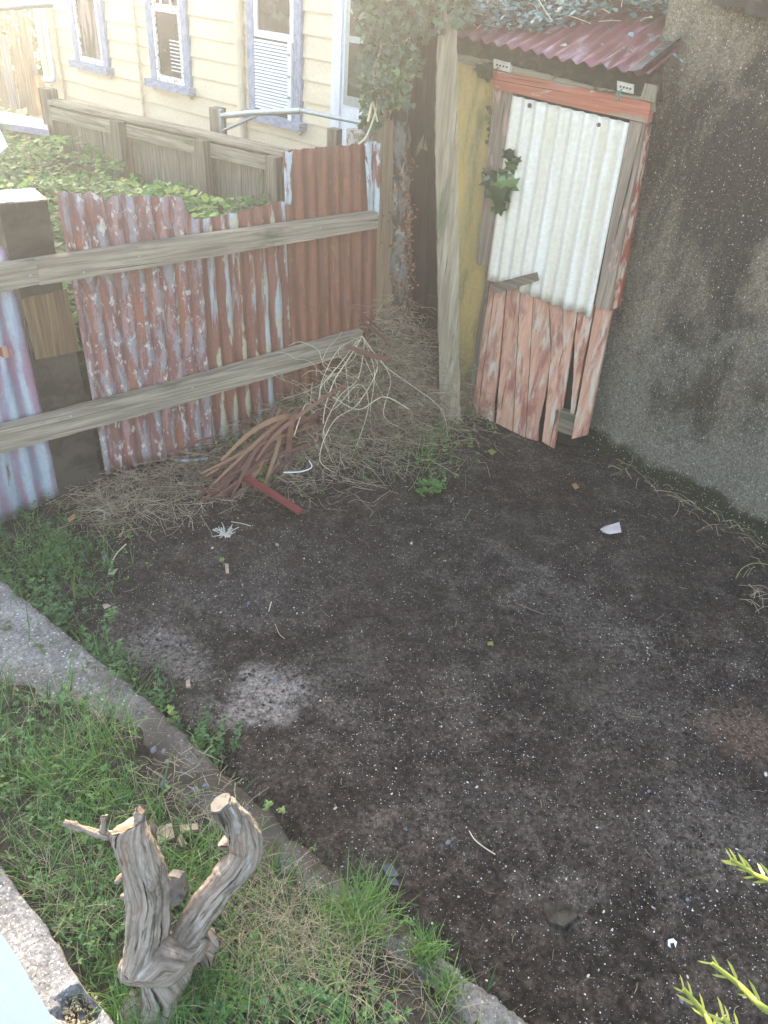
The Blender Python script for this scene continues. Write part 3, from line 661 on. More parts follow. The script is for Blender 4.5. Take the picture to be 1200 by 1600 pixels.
# far hedge
mb = MB()
for i in range(7000):
    p = Vector((rnd(-11, -5.2), rnd(13.2, 15), 0)); p.z = rnd(0, 1) ** .8 * (2.6 + .7 * noise.noise(Vector((p.x, p.y, 3))))
    leaf(mb, p, rdir() + Vector((0, 0, rnd(-.8, .4))), Vector((rnd(-.5, .5), -1, rnd(0, 1))), rnd(.08, .16), rnd(.06, .11), min(1, max(0, rnd(0, 1) + .5 * noise.noise(p * 1.5))), 'oval')
hg = mb.build('hedge', M_hedge); tag(base_at(hg, (-8, 14, 0)), 'dark green hedge beyond the old gate at the top left', 'hedge')

# ================================================================= IRON FENCE
fence = thing('iron_fence', FP.w((0, 0)), 'patchwork fence of rusty corrugated iron sheets on two weathered rails', 'fence')
def fpx(*pts, off=0): return [FP.pix(a, b_, off) for a, b_ in pts]
def corr(pl, TL, TR, BR, BL, mat, parent, name, off=0, amp=.009, pitch=PITCH, ragT=.01, ragB=.01, label=None, cells=8, notches=(), ph=0):
    W = ((TR[0] - TL[0]) + (BR[0] - BL[0])) / 2; n = int(W / pitch * cells); nr = 16
    seed = rnd(0, 90); tops = []; bots = []
    for i in range(n + 1):
        f = i / n; rt = ragT * noise.noise(Vector((f * W * 30, seed, 0))) + ragT * .6 * noise.noise(Vector((f * W * 90, seed, 4)))
        for (c, hw, dp) in notches:
            if abs(f - c) < hw: rt -= dp * (1 - (abs(f - c) / hw) ** 2)
        tops.append(rt); bots.append(ragB * noise.noise(Vector((f * W * 25, seed + 9, 0))))
    P = []; U = []
    for j in range(nr + 1):
        v = j / nr; row = []; ur = []
        for i in range(n + 1):
            f = i / n
            s_ = (TL[0] * (1 - f) + TR[0] * f) * (1 - v) + (BL[0] * (1 - f) + BR[0] * f) * v
            zt_ = TL[1] * (1 - f) + TR[1] * f + tops[i]; zb_ = BL[1] * (1 - f) + BR[1] * f + bots[i]
            z_ = zt_ * (1 - v) + zb_ * v
            o_ = off + amp * sin(2 * pi * f * W / pitch + ph) + .006 * noise.noise(Vector((f * W * 3, v * 3, seed)))
            row.append(pl.w((s_, z_), o_)); ur.append((f * W + ph / (2 * pi) * pitch, z_))
        P.append(row); U.append(ur)
    mb = MB(); mb.grid(P, U); o = mb.build(name, mat, parent, smooth=True, solid=.0015)
    if label: o['label'] = label
    return o
q = fpx((-150, 402), (8, 385), (95, 772), (-60, 850))
corr(FP, q[0], q[1], q[2], q[3], M_blue, fence, 'corrugated_sheet', .0, ragB=.012, label='pale blue and pink galvanised sheet at the left end', pitch=.10, amp=.011)
q = fpx((86, 300), (306, 308), (332, 700), (163, 738))
corr(FP, q[0], q[1], q[2], q[3], M_ironA, fence, 'corrugated_sheet', .016, label='maroon and grey flaking sheet', notches=((.33, .03, .03), (.98, .1, .10)), ragT=.012)
q = fpx((300, 347), (446, 314), (462, 650), (328, 702))
corr(FP, q[0], q[1], q[2], q[3], M_ironB, fence, 'corrugated_sheet', .0, label='rust brown sheet with pale blue stripes', ragT=.008)
q = fpx((438, 234), (588, 221), (582, 628), (458, 660))
corr(FP, q[0], q[1], q[2], q[3], M_ironC, fence, 'corrugated_sheet', .02, label='tall uniformly rusty brown sheet', ragT=.006, notches=((.02, .03, .01),))
q = fpx((438, 236), (452, 234), (450, 318), (440, 318)); 
corr(FP, q[0], q[1], q[2], q[3], M_ironE, fence, 'corrugated_sheet', .031, amp=.002, label='pale flaking strip on the tall sheet', cells=20)
q = fpx((563, 222), (588, 219), (586, 335), (570, 335))
corr(FP, q[0], q[1], q[2], q[3], M_ironE, fence, 'corrugated_sheet', .033, amp=.006, label='galvanised strip at the right end of the tall sheet', cells=14)
def fslab(name, pts, o0, o1, mat, rough=.002, horiz=True, label=None, bevel=.004):
    mb = MB(); mb.slab(FP, fpx(*pts, off=o1), o0, o1, rough, horiz); o = mb.build(name, mat, fence, bevel=bevel)
    if label: o['label'] = label
    return o
fslab('rail', [(57, 408), (330, 368), (590, 332), (591, 357), (330, 402), (62, 446)], .03, .085, M_rail, .0015, label='upper rail, main length')
fslab('rail', [(-160, 440), (57, 408), (62, 444), (-160, 492)], .032, .088, M_rail, .0015, label='short upper rail piece at the left')
fslab('rail', [(-160, 706), (0, 671), (290, 597), (568, 517), (560, 549), (290, 630), (0, 709), (-160, 748)], .03, .085, M_rail, .002, label='lower rail')
fslab('post', [(-2, 318), (74, 312), (88, 400), (159, 745), (97, 790), (31, 458), (10, 380)], -.14, .012, M_sleeper, .004, False, 'wide tarred sleeper post')
fslab('wood_patch', [(34, 468), (104, 452), (126, 548), (56, 562)], .012, .016, M_planks, .004, False, bevel=0)
q = fpx((-2, 318), (74, 312), off=.012); mb = MB()
tp = [FP.w((q[0][0], q[0][1] + .003), .016), FP.w((q[1][0], q[1][1] + .003), .016), FP.w((q[1][0] - .005, q[1][1] + .012), -.145), FP.w((q[0][0], q[0][1] + .012), -.145)]
mb.face(tp); mb.build('post_top', M_endgrain, fence, solid=.006)
# knot / nail plate on the blue sheet
q = FP.pix(8, 550, .02); mb = MB(); c = FP.w(q, .016); N = 14
mb.face([c + FP.e * .03 * cos(a * 2 * pi / N) * rnd(.8, 1.1) + Vector((0, 0, .03 * sin(a * 2 * pi / N))) + FP.n * .002 for a in range(N)])
mb.build('rusty_patch', M_reddoor, fence)
for px_, py_ in ((217, 400), (130, 425), (47, 430), (500, 355), (300, 605), (110, 650)):
    mb = MB(); c = FP.w(FP.pix(px_, py_, .085), .086); mb.tube([c, c + FP.n * .004], .006, 8); mb.build('nail_head', M_galv, fence)

# posts right of the iron
def vpost(name, pl, pts, o0, o1, mat, label, cat, rough=.003, uvh=False, parent=None, step=.05):
    P = [pl.pix(a, b_, o1) for a, b_ in pts]; mb = MB(); mb.slab(pl, P, o0, o1, rough, uvh, step=step)
    o = mb.build(name, mat, parent, bevel=.004)
    if parent is None:
        zm = min(p[1] for p in P); c = pl.w((sum(p[0] for p in P) / len(P), zm), o0); base_at(o, c); tag(o, label, cat)
    elif label: o['label'] = label
    return o
vpost('fence_post', FP, [(589, 190), (615, 188), (612, 640), (578, 650)], -.12, .0, M_brown, 'plain brown post between the tall rusty sheet and the ivy trunk', 'post')
vpost('fence_post', FP, [(563, 208), (590, 205), (590, 260), (564, 262), (566, 500), (563, 500)][:4], -.16, -.03, M_endgrain, 'rounded post top showing behind the top right of the rusty iron', 'post')
# dark boards wall
DP = Plane(*g(640, 632)[:2], 12)
dk = thing('dark_board_screen', DP.w((0, 0)), 'tall black charred board screen between the ivy trunk and rough post', 'screen')
for pts, o1 in (([(622, 40), (664, 36), (668, 640), (628, 640)], .0), ([(665, 36), (700, 32), (696, 650), (669, 645)], -.02)):
    P = [DP.pix(a, b_, o1) for a, b_ in pts]; mb = MB(); mb.slab(DP, P, o1 - .04, o1, .002); mb.build('board', M_black, dk, bevel=.003)
P = [DP.pix(a, b_, .015) for a, b_ in ((645, 545), (655, 540), (664, 585), (672, 560), (682, 600), (684, 650), (640, 645))]
mb = MB(); mb.slab(DP, P, .001, .015, .004); o = mb.build('rotten_base', M_oldwood, dk); o['label'] = 'bleached mossy rotten foot'
P = [DP.pix(a, b_, .01) for a, b_ in ((663, 208), (668, 236), (658, 232), (650, 246), (652, 230))]
mb = MB(); mb.slab(DP, P, .001, .008, .003); mb.build('bare_patch', M_oldwood, dk)
# rough sawn post nearest
PP = Plane(*g(703, 668)[:2], 3)
o = vpost('timber_post', PP, [(683, -40), (684, 60), (680, 200), (684, 420), (687, 672), (719, 672), (717, 420), (714, 60), (713, -40)], -.09, .0, M_post, 'tall rough sawn pale timber post standing left of the yellow shed wall', 'post', .0035, step=.04)

# ================================================================= SHED
SPn = Plane(.51, 4.67, -34.4)
shed = thing('shed', SPn.w((0, 0)), 'old shed with peeling pink door patched with cream corrugated iron under a maroon roof', 'shed')
def sslab(name, pts, o0, o1, mat, rough=.002, horiz=False, label=None, parent=None, bevel=.003, step=.05):
    P = [SPn.pix(a, b_, o1) for a, b_ in pts]; mb = MB(); mb.slab(SPn, P, o0, o1, rough, horiz, step=step); o = mb.build(name, mat, parent or shed, bevel=bevel)
    if label: o['label'] = label
    return o
sslab('wall', [(690, 80), (790, 105), (790, 420), (742, 660), (690, 660)], -.03, .0, M_yellow, 0, label='stained yellow sheet wall')
P = SPn
mb = MB()   # shed body behind
mb.slab(P, [(-.36, -.05), (.66, -.05), (.70, 2.05), (-.36, 2.05)], -1.8, -.08); mb.build('shed_body', M_black, shed)
sslab('dark_doorway_sheet', [(745, 420), (950, 470), (905, 700), (725, 650)], -.06, -.03, M_black, 0)  # black sheet standing in for the unlit inside behind the planks
sslab('top_plate', [(715, 83), (1022, 152), (1020, 176), (900, 148), (715, 97)], .0, .035, M_plate, .002, True, label='pale weathered top plate')
sslab('lintel', [(770, 110), (890, 133), (1017, 161), (1011, 193), (890, 166), (770, 138)], .0, .06, M_lintel, .0015, True, label='red washed lintel board')
sslab('door_jamb', [(772, 138), (801, 146), (768, 418), (745, 412)], .0, .045, M_jamb, .0015, label='grey left jamb')
sslab('door_jamb', [(760, 415), (768, 418), (738, 632), (730, 629)], .0, .03, M_oldwood, .002, label='thin mossy lower left jamb')
sslab('door_jamb', [(984, 188), (1008, 193), (951, 486), (929, 479)], .0, .05, M_jamb, .0015, label='pinkish grey right jamb')
sslab('door_jamb', [(1008, 194), (1014, 195), (965, 480), (952, 486)], -.02, .02, M_reddoor, .003, label='red strip beside the right jamb')
sslab('door_jamb', [(931, 478), (955, 486), (916, 680), (893, 686)], .0, .03, M_pinkdoor, .002, label='red lower right jamb board')
sslab('threshold', [(868, 640), (900, 648), (897, 682), (866, 672)], -.03, .02, M_oldwood, .003, True)
door = bpy.data.objects.new('door', None)
tops = [(757, 436), (774, 440), (792, 446), (813, 450), (834, 455), (857, 460), (878, 466), (905, 470), (932, 474)]
bots = [(731, 629), (746, 646), (774, 661), (801, 674), (821, 684), (843, 691), (866, 701)]
dd = sslab('door', [(758, 400), (932, 440), (932, 474), (757, 436)], .0, .010, M_pinkdoor, 0, label='peeling pink plank door')
for i in range(6):
    a, b_ = tops[i], tops[i + 1]; c, d_ = bots[i + 1], bots[i]
    pts = [(a[0] + .6, a[1]), (b_[0] - .6, b_[1]), (c[0] - .8, c[1]), (d_[0] + .8, d_[1])]
    if i == 1: pts = [(a[0] + .6, a[1]), (b_[0] - .6, b_[1]), (c[0] + 2, 600), (c[0] - 3, 630), (c[0] - 4, c[1] - 2), (d_[0] + .8, d_[1])]
    if i == 4: pts = [(a[0] + .6, a[1]), (b_[0] - .6, b_[1]), (c[0] + 17, 560), (c[0] + 8, 620), (c[0] - 1, 660), (c[0] - 4, c[1] - 2), (d_[0] + .8, d_[1])]
    if i == 5: pts = [(a[0] + .6, a[1]), (b_[0] - .6, b_[1]), (882, 600), (c[0] - .8, c[1]), (847, 690), (855, 620), (862, 540)]
    sslab('plank', pts, .0, .02, M_pinkdoor, .0012, parent=dd, step=.03)
sslab('plank', [(880, 466), (904, 471), (900, 500), (884, 600), (878, 640), (880, 560)], .0, .018, M_pinkdoor, .0012, parent=dd, step=.03)
sslab('plank', [(906, 471), (930, 476), (912, 560), (896, 650), (891, 646), (896, 590), (898, 530)], .0, .018, M_pinkdoor, .0012, parent=dd, step=.03)
sslab('plank', [(866, 640), (872, 560), (880, 500), (878, 466), (886, 466), (884, 540), (874, 640)], -.02, -.005, M_oldwood, .002, parent=dd, label='rotten grey splinter behind the planks')
q = [SPn.pix(a, b_, .05) for a, b_ in ((801, 149), (984, 192), (923, 496), (760, 438))]
cs = corr(SPn, q[0], q[1], q[2], q[3], M_cream, dd, 'cover_sheet', .05, amp=.012, pitch=.072, ragT=.002, ragB=.012, label='cream painted corrugated iron sheet')
for a, b_ in ((827, 165), (935, 195)):
    c = SPn.w(SPn.pix(a, b_, .062), .058); mb = MB(); mb.tube([c, c + SPn.n * .006], [.012, .010], 12); mb.build('washer_nail', M_screw, dd)
sslab('wood_block', [(767, 445), (835, 427), (838, 440), (772, 459)], .06, .095, M_oldwood, .001, True, 'short mossy wooden block nailed on the iron', dd)
# insulators
for (x_, y_), wm in (((784, 103), M_wirer), ((977, 137), M_wireg)):
    sslab('insulator', [(x_ - 13, y_ - 11), (x_ + 13, y_ - 5), (x_ + 12, y_ + 10), (x_ - 13, y_ + 4)], .035, .06, M_porc, 0, parent=None, bevel=.003)
    pr = shed.children[-1] if False else None
    mb = MB()
    for dx in (-7, -2, 3, 8):
        c = SPn.w(SPn.pix(x_ + dx, y_ + dx * .25, .06), .060); mb.tube([c, c + SPn.n * .005], .005, 8)
    mb.build('insulator_screw', M_screw, shed)
    mb = MB(); c0 = SPn.w(SPn.pix(x_ - 5, y_ + 2, .07), .068)
    c1 = SPn.w(SPn.pix(x_ - 14, y_ + 8, .09), .08); c2 = SPn.w(SPn.pix(x_ - 12, y_ + 17, .08), .075); c3 = SPn.w(SPn.pix(x_ - 18, y_ + 22, .08), .07)
    mb.tube([c0, c1, c2, c3], .0035, 6); mb.tube([c0, c1 + Vector((.01, 0, .01)), c2 + Vector((.012, 0, 0))], .003, 6); mb.build('wire', wm, shed)
sslab('post_end', [(1008, 130), (1026, 134), (1022, 160), (1000, 155)], .0, .07, M_plate, .001)
# fascia and roof
eA = SPn.w(SPn.pix(745, 62, .16), .16); eB = SPn.w(SPn.pix(1004, 116, .16), .16)
sslab('fascia', [(712, 52), (1030, 112), (1030, 160), (1010, 152), (900, 128), (790, 98), (712, 84)], .002, .05, M_fascia, .004, True)
ed = (eB - eA); LE = ed.length; ed.normalize(); back = -SPn.n
rup = Vector((back.x, back.y, 0)) * cos(R(15)) + Vector((0, 0, sin(R(15)))); rn = ed.cross(rup).normalized()
if rn.z < 0: rn = -rn
def roofsheet(s0, s1, v0, v1, lift, label=None):
    n = int((s1 - s0) / PITCH * 10); P = []; U = []
    for j in range(13):
        v = v0 + (v1 - v0) * j / 12; row = []; ur = []
        for i in range(n + 1):
            s_ = s0 + (s1 - s0) * i / n; jg = .01 * noise.noise(Vector((s_ * 20, v0, 0))) if j == 0 else 0
            row.append(eA + ed * s_ + rup * (v + jg) + rn * (lift + .0105 * sin(2 * pi * s_ / PITCH) + .006 * noise.noise(Vector((s_ * 3, v * 3, 1))))); ur.append((v, s_))
        P.append(row); U.append(ur)
    mb = MB(); mb.grid(P, U); o = mb.build('roof_sheet', M_roof, shed, smooth=True, solid=.002)
roofsheet(-.35, LE * .42, .0, 1.9, .0); roofsheet(LE * .40, LE * .74, -.03, 1.9, .006); roofsheet(LE * .72, LE + .03, .0, 1.9, .002)
mb = MB(); mb.grid([[eA + ed * (LE + a_) + rup * v + rn * h_ for a_, h_ in ((-.06, .016), (-.03, .018), (.0, .03), (.012, .05))] for v in (-.03, .1, .25, .4)]); mb.build('flashing', M_lead, shed, smooth=True, solid=.003)

# ================================================================= ROUGHCAST WALL
WP = Plane(1.24, 4.41, -46.5)
wl = thing('roughcast_building', WP.w((0, 0)), 'dark grey roughcast concrete building wall speckled white on the right side', 'building')
e0 = WP.pix(905, 705); e1 = WP.pix(972, 400); e2 = WP.pix(1012, 160); e3 = WP.pix(1046, 0)
N1 = 90; N2 = 90; P = []; 
def edge_s(z_):
    pts = [(e0[1] - .1, e0[0]), (e1[1], e1[0]), (e2[1], e2[0]), (e3[1], e3[0]), (4.2, e3[0] - .05)]
    for (a, b_), (c, d_) in zip(pts, pts[1:]):
        if z_ <= c: return b_ + (d_ - b_) * (z_ - a) / (c - a) + .006 * noise.noise(Vector((z_ * 9, 1, 0)))
    return pts[-1][1]
for j in range(N1 + 1):
    z_ = -.12 + 4.3 * j / N1; s0 = edge_s(z_); row = [WP.w((s0 + .01, z_), -1.2), WP.w((s0, z_), -.02)]
    for i in range(N2 + 1):
        f = (i / N2) ** 1.0; s_ = s0 + (3.6 - s0) * f
        o_ = .010 * noise.noise(Vector((s_ * 4, z_ * 4, 0))) + .004 * noise.noise(Vector((s_ * 18, z_ * 18, 2))) + (.03 * max(0, 1 - z_ / .13) if z_ < .13 else 0)
        row.append(WP.w((s_, z_), o_))
    P.append(row)
mb = MB(); mb.grid(P); mb.build('roughcast_wall', M_rough, wl, smooth=True)
mb = MB(); mb.slab(WP, [WP.pix(a, b_, .05) for a, b_ in ((1112, -30), (1260, 10), (1260, 40), (1168, 22), (1165, 12), (1115, 8))], -.02, .06, .004, True); mb.build('window_sill', M_sleeper, wl, bevel=.004)

# ================================================================= STUMP
def smooth_path(pts, n=6):
    out = []
    P = [Vector(p) for p in pts]; P = [P[0]] + P + [P[-1]]
    for i in range(1, len(P) - 2):
        for j in range(n):
            t = j / n; a, b_, c, d_ = P[i - 1], P[i], P[i + 1], P[i + 2]
            out.append(.5 * ((2 * b_) + (-a + c) * t + (2 * a - 5 * b_ + 4 * c - d_) * t * t + (-a + 3 * b_ - 3 * c + d_) * t ** 3))
    out.append(P[-2]); return out
def rads(r, n=6):
    o = []
    for a, b_ in zip(r, r[1:]): o += [a + (b_ - a) * j / n for j in range(n)]
    return o + [r[-1]]
GZ = KZ + .03
sb = g(262, 1562, GZ)
st = thing('tree_stump', sb, 'gnarled dead forked tree stump with sawn grey limbs on the grassy bank', 'stump')
mb = MB()
def limb(nodes, rr, lump=.14, n=14):
    p = smooth_path([g(a, b_, z_) for a, b_, z_ in nodes]); mb.tube(p, rads([r_ * .9 for r_ in rr]), n, lump=lump)
limb([(245, 1620, GZ - .02), (250, 1560, .30), (262, 1505, .36), (262, 1475, .40)], [.070, .060, .080, .07])          # foot
limb([(196, 1515, .36), (225, 1508, .40), (262, 1500, .42), (295, 1478, .43), (312, 1455, .45)], [.034, .055, .065, .05, .04])      # collar
limb([(222, 1505, .40), (225, 1455, .50), (226, 1400, .59), (219, 1350, .67), (205, 1308, .735), (198, 1290, .76)], [.058, .052, .048, .052, .050, .044])  # left limb
limb([(248, 1460, .46), (252, 1400, .55), (243, 1350, .63), (226, 1310, .70), (218, 1275, .78), (220, 1266, .80)], [.03, .026, .026, .022, .013, .011])
limb([(285, 1490, .42), (305, 1442, .47), (335, 1395, .54), (368, 1355, .60), (388, 1328, .63), (378, 1298, .69), (358, 1270, .76), (346, 1256, .79)], [.05, .046, .044, .044, .048, .044, .036, .034])
limb([(352, 1325, .63), (356, 1305, .64)], [.022, .012])
limb([(205, 1310, .72), (185, 1306, .72), (165, 1305, .73), (140, 1298, .735), (99, 1286, .75)], [.02, .014, .011, .009, .008], .2, 10)
limb([(163, 1303, .73), (162, 1290, .75), (163, 1274, .77)], [.011, .009, .009], .2, 10)
limb([(205, 1375, .61), (192, 1370, .63), (180, 1380, .63)], [.012, .008, .004], .2, 8)
limb([(210, 1400, .56), (188, 1403, .57)], [.013, .003], .2, 8)
limb([(240, 1300, .70), (236, 1280, .74)], [.012, .006], .2, 8)
limb([(310, 1490, .36), (325, 1475, .36), (338, 1468, .36)], [.05, .035, .024])
limb([(225, 1560, .28), (205, 1590, .26), (215, 1640, .22)], [.05, .04, .03])
so_ = mb.build('trunk', M_stump, st, smooth=True)
md = so_.modifiers.new('r', 'SUBSURF'); md.levels = 2; md.render_levels = 2
tx = bpy.data.textures.new('bark', 'CLOUDS'); tx.noise_scale = .012; tx.noise_depth = 3
md = so_.modifiers.new('d', 'DISPLACE'); md.texture = tx; md.strength = .008; md.mid_level = .5; md.texture_coords = 'LOCAL'
tx2 = bpy.data.textures.new('lumps', 'CLOUDS'); tx2.noise_scale = .07
md = so_.modifiers.new('d2', 'DISPLACE'); md.texture = tx2; md.strength = .016; md.mid_level = .5; md.texture_coords = 'LOCAL'
def disc(c, n, r, mat, name, parent, t=.004):
    n = n.normalized(); a = n.cross(Vector((.3, 1, .2))).normalized(); b_ = n.cross(a); mb = MB(); N = 20
    ring = [c + a * r * cos(2 * pi * i / N) * (1 + .1 * sin(i * 2.1)) + b_ * r * sin(2 * pi * i / N) for i in range(N)]
    mb.face(ring); mb.face([p - n * .012 for p in ring][::-1])
    for i in range(N): j = (i + 1) % N; mb.face([ring[j], ring[i], ring[i] - n * .012, ring[j] - n * .012])
    return mb.build(name, mat, parent, bevel=.002)
c = g(346, 1256, .79); dn = (g(346, 1256, .79) - g(358, 1270, .76)).normalized(); disc(c + dn * .006, dn, .027, M_cut, 'sawn_face', st)
# split slab between the limbs
mb = MB(); q = [g(a, b_, z_) for a, b_, z_ in ((262, 1368, .55), (280, 1372, .55), (288, 1400, .52), (284, 1412, .50), (262, 1420, .50), (258, 1395, .53))]
mb.face(q); mb.face([p + Vector((.005, .03, -.02)) for p in q][::-1])
for i in range(6): j = (i + 1) % 6; mb.face([q[j], q[i], q[i] + Vector((.005, .03, -.02)), q[j] + Vector((.005, .03, -.02))])
mb.build('split_slab', M_cut, st)

# ================================================================= BOTTOM LEFT WALL AND PANEL
LZ = .34
wp = [g(a, b_, LZ) for a, b_ in ((-260, 1010), (0, 1352), (35, 1402), (88, 1472), (120, 1532), (160, 1575), (188, 1612), (260, 1720))]
lw = thing('low_wall', wp[1], 'pale pebbly concrete low wall with a chipped hollow in the bottom left corner', 'wall')
inw = Vector((-.85, -.53, 0)).normalized(); rows = []
pp = []
for a, b_ in zip(wp, wp[1:]): pp += [a.lerp(b_, i / 24) for i in range(24)]
pp.append(wp[-1])
hole = g(122, 1572, LZ)
for i, p in enumerate(pp):
    p = p + inw * (.006 * noise.noise(p * 20)); row = [p + Vector((0, 0, -.3)) - inw * .01, p + Vector((0, 0, -.02)) - inw * .004, p + Vector((0, 0, -.003))]
    for t_ in [.008 + .012 * q for q in range(26)]:
        q = p + inw * t_; q.z += .003 * noise.noise(q * 50) + .002 * noise.noise(q * 120)
        dh = (q - hole).length / .055 + .25 * noise.noise(q * 40)
        if dh < 1: q.z -= .045 * min(1, (1 - dh) * 3)
        row.append(q)
    rows.append(row)
mb = MB(); mb.grid(rows); mb.build('coping', M_conc, lw, smooth=True)
for i in range(26):
    pass
pn_ = [g(a, b_, .40) for a, b_ in ((-300, 1090), (0, 1455), (30, 1500), (60, 1555), (88, 1600), (150, 1720), (-300, 1720))]
mb = MB(); mb.face(pn_[::-1]); lo_ = [p - Vector((0, 0, .055)) for p in pn_]; mb.face(lo_)
for i in range(7): j = (i + 1) % 7; mb.face([pn_[i], pn_[j], lo_[j], lo_[i]])
o = mb.build('painted_board', M_panelpaint, bevel=.006); tag(base_at(o, lo_[1]), 'smooth pale blue painted board lying on the low wall in the bottom left corner', 'board')
# wood chips in the hollow
mb = MB(); 
for i in range(60):
    c = hole + Vector((rnd(-.035, .035), rnd(-.035, .035), -.028)); d_ = rdir(); mb.box(c, rnd(.006, .03), rnd(.003, .007), .003, d_, Vector((-d_.y, d_.x, 0)), t=rnd(0, 1))
tag(mb.build('wood_chips', M_straw), 'wood chips and grit in the chipped hollow of the low wall', 'chips', kind='stuff')

# ================================================================= GRASS ON THE TERRACE
def in_terrace(p, margin=0):
    best = None
    for i in range(len(KW) - 1):
        a, b_ = KW[i], KW[i + 1]; ab = (b_ - a); t = max(0, min(1, (p - a).xy.dot(ab.xy) / ab.xy.length_squared)); q = a.lerp(b_, t); d_ = (p - q).xy.length
        if best is None or d_ < best[0]:
            side = (p - q).xy.dot(KIN.xy); best = (d_, side, KWID[i] * (1 - t) + KWID[i + 1] * t, i + t)
    return best
def lowwall_side(p):
    a, b_ = wp[1], wp[6]; ab = (b_ - a).xy.normalized(); n_ = Vector((ab.y, -ab.x)); return (p - a).xy.dot(n_) * (1 if n_.dot(Vector((1, 1))) > 0 else -1)
mg = MB(); ms = MB(); mw = MB()
bare = [(g(255, 1210, KZ), .17), (g(350, 1225, KZ), .17), (g(300, 1290, KZ), .09), (g(620, 1570, KZ), .19), (g(430, 1320, KZ), .08), (g(60, 1060, KZ), .12)]
n = 0; tries = 0
while tries < 44000:
    tries += 1
    p = Vector((rnd(-2.2, .75), rnd(.35, 2.6), KZ))
    d_, side, wd, f = in_terrace(p)
    if side < 0: continue
    edge = wd + .06 * noise.noise(Vector((p.x * 8, p.y * 8, 0)))
    if f > 10.3 and d_ < wd + .03: continue
    if d_ < edge and random.random() > .03: continue
    if lowwall_side(p) < .012: continue
    dens = .82 + .8 * noise.noise(Vector((p.x * 5, p.y * 5, 8)))
    for c, r_ in bare:
        q = (p - c).xy.length / r_
        if q < 1.2: dens *= max(.08, q - .3)
    if random.random() > dens: continue
    p.z = tz(p.x, p.y, .2) - .01
    n += 1
    wet = noise.noise(Vector((p.x * 3, p.y * 3, 30)))
    dry = max(0, min(1, (p.x + .40) * 2.2)) * .45 + .22
    L = rnd(.04, .12) * (1.3 + .6 * wet)
    near_st = (p - sb).xy.length
    if random.random() < dry: blade(ms, p, rdir(), L * 1.3, rnd(.0015, .003), rnd(.3, 1.6), rnd(0, 1), 4)
    else: blade(mg, p, rdir(), L, rnd(.003, .0075), rnd(.3, 1.8), min(1, max(0, .45 + .4 * wet + rnd(-.3, .3) + max(0, (p.x + .1)) * .6)), 4)
# tall green tuft by the kerb and scattered long straws
for (px_, py_, c_, L0, sp_) in ((560, 1440, 240, .17, .07), (520, 1470, 120, .13, .08), (400, 1530, 160, .12, .1), (60, 1210, 200, .12, .14), (130, 1290, 200, .11, .14), (300, 1400, 120, .10, .08), (190, 1590, 90, .13, .05), (330, 1570, 120, .13, .05), (250, 1640, 140, .15, .07), (160, 1530, 60, .10, .05), (215, 1572, 70, .12, .04), (310, 1545, 80, .13, .05), (262, 1600, 90, .14, .05), (660, 1490, 130, .09, .05), (700, 1545, 110, .08, .04)):
    c = g(px_, py_, KZ + .02)
    for _ in range(c_):
        p = c + Vector((random.gauss(0, sp_ / 2), random.gauss(0, sp_ / 2), 0)); blade(mg, p, rdir(), L0 * rnd(.6, 1.2), rnd(.003, .006), rnd(.2, 1.3), rnd(.35, 1), 5)
for _ in range(1100):
    px_, py_ = random.choice([(490, 1500), (420, 1490), (530, 1520), (440, 1450), (90, 1430), (380, 1450)])
    p = g(px_ + random.gauss(0, 50), py_ + random.gauss(0, 40), KZ + .02)
    if lowwall_side(p) < .01: continue
    q_ = in_terrace(p)
    if q_[1] < 0 or q_[0] < q_[2] + .03: continue
    blade(ms, p, rdir(), rnd(.07, .22), rnd(.0012, .0025), rnd(1.0, 2.0), rnd(.3, 1), 6)
for _ in range(260):   # litter straws lying flat
    px_, py_ = random.choice([(300, 1200), (260, 1250), (330, 1260), (620, 1560), (60, 1070)])
    p = g(px_ + random.gauss(0, 45), py_ + random.gauss(0, 30), KZ + .035); d_ = rdir(); L = rnd(.03, .10)
    ms.tube([p, p + d_ * L * .5 + Vector((0, 0, rnd(0, .015))), p + d_ * L + rdir() * .015], rnd(.0008, .0016), 4, rnd(0, 1), False)
tag(mg.build('grass', M_grass), 'green grass growing on the raised bank around the stump', 'grass', kind='stuff')
tag(ms.build('dry_grass', M_straw), 'straw coloured dry grass among the green on the bank', 'dry grass', kind='stuff')
# broadleaf weeds (clover like rosettes)
def rosette(mb, p, n, L, W, t0, tilt=.5, kind='oval'):
    a0 = rnd(0, 6)
    for i in range(n):
        a = a0 + i * 2.4; d_ = Vector((cos(a), sin(a), rnd(.1, tilt * 2))); leaf(mb, p + Vector((0, 0, rnd(0, .01))), d_, Vector((0, 0, 1)), L * rnd(.7, 1.1), W * rnd(.8, 1.1), min(1, max(0, t0 + rnd(-.2, .25))), kind)
def sprig(mb, p, h, nl, L, W, t0, lean=None, sm=None):
    d_ = (Vector((0, 0, 1)) + (lean or rdir() * .35)).normalized()
    for i in range(nl):
        f = (i + 1) / nl; q = p + d_ * h * f
        for s_ in range(3): leaf(mb, q, rdir() + Vector((0, 0, .35)), Vector((0, 0, 1)) + rdir() * .3, L * (1.1 - .4 * f) * rnd(.7, 1.1), W * (1.1 - .4 * f), min(1, max(0, t0 + .25 * f + rnd(-.15, .15))))
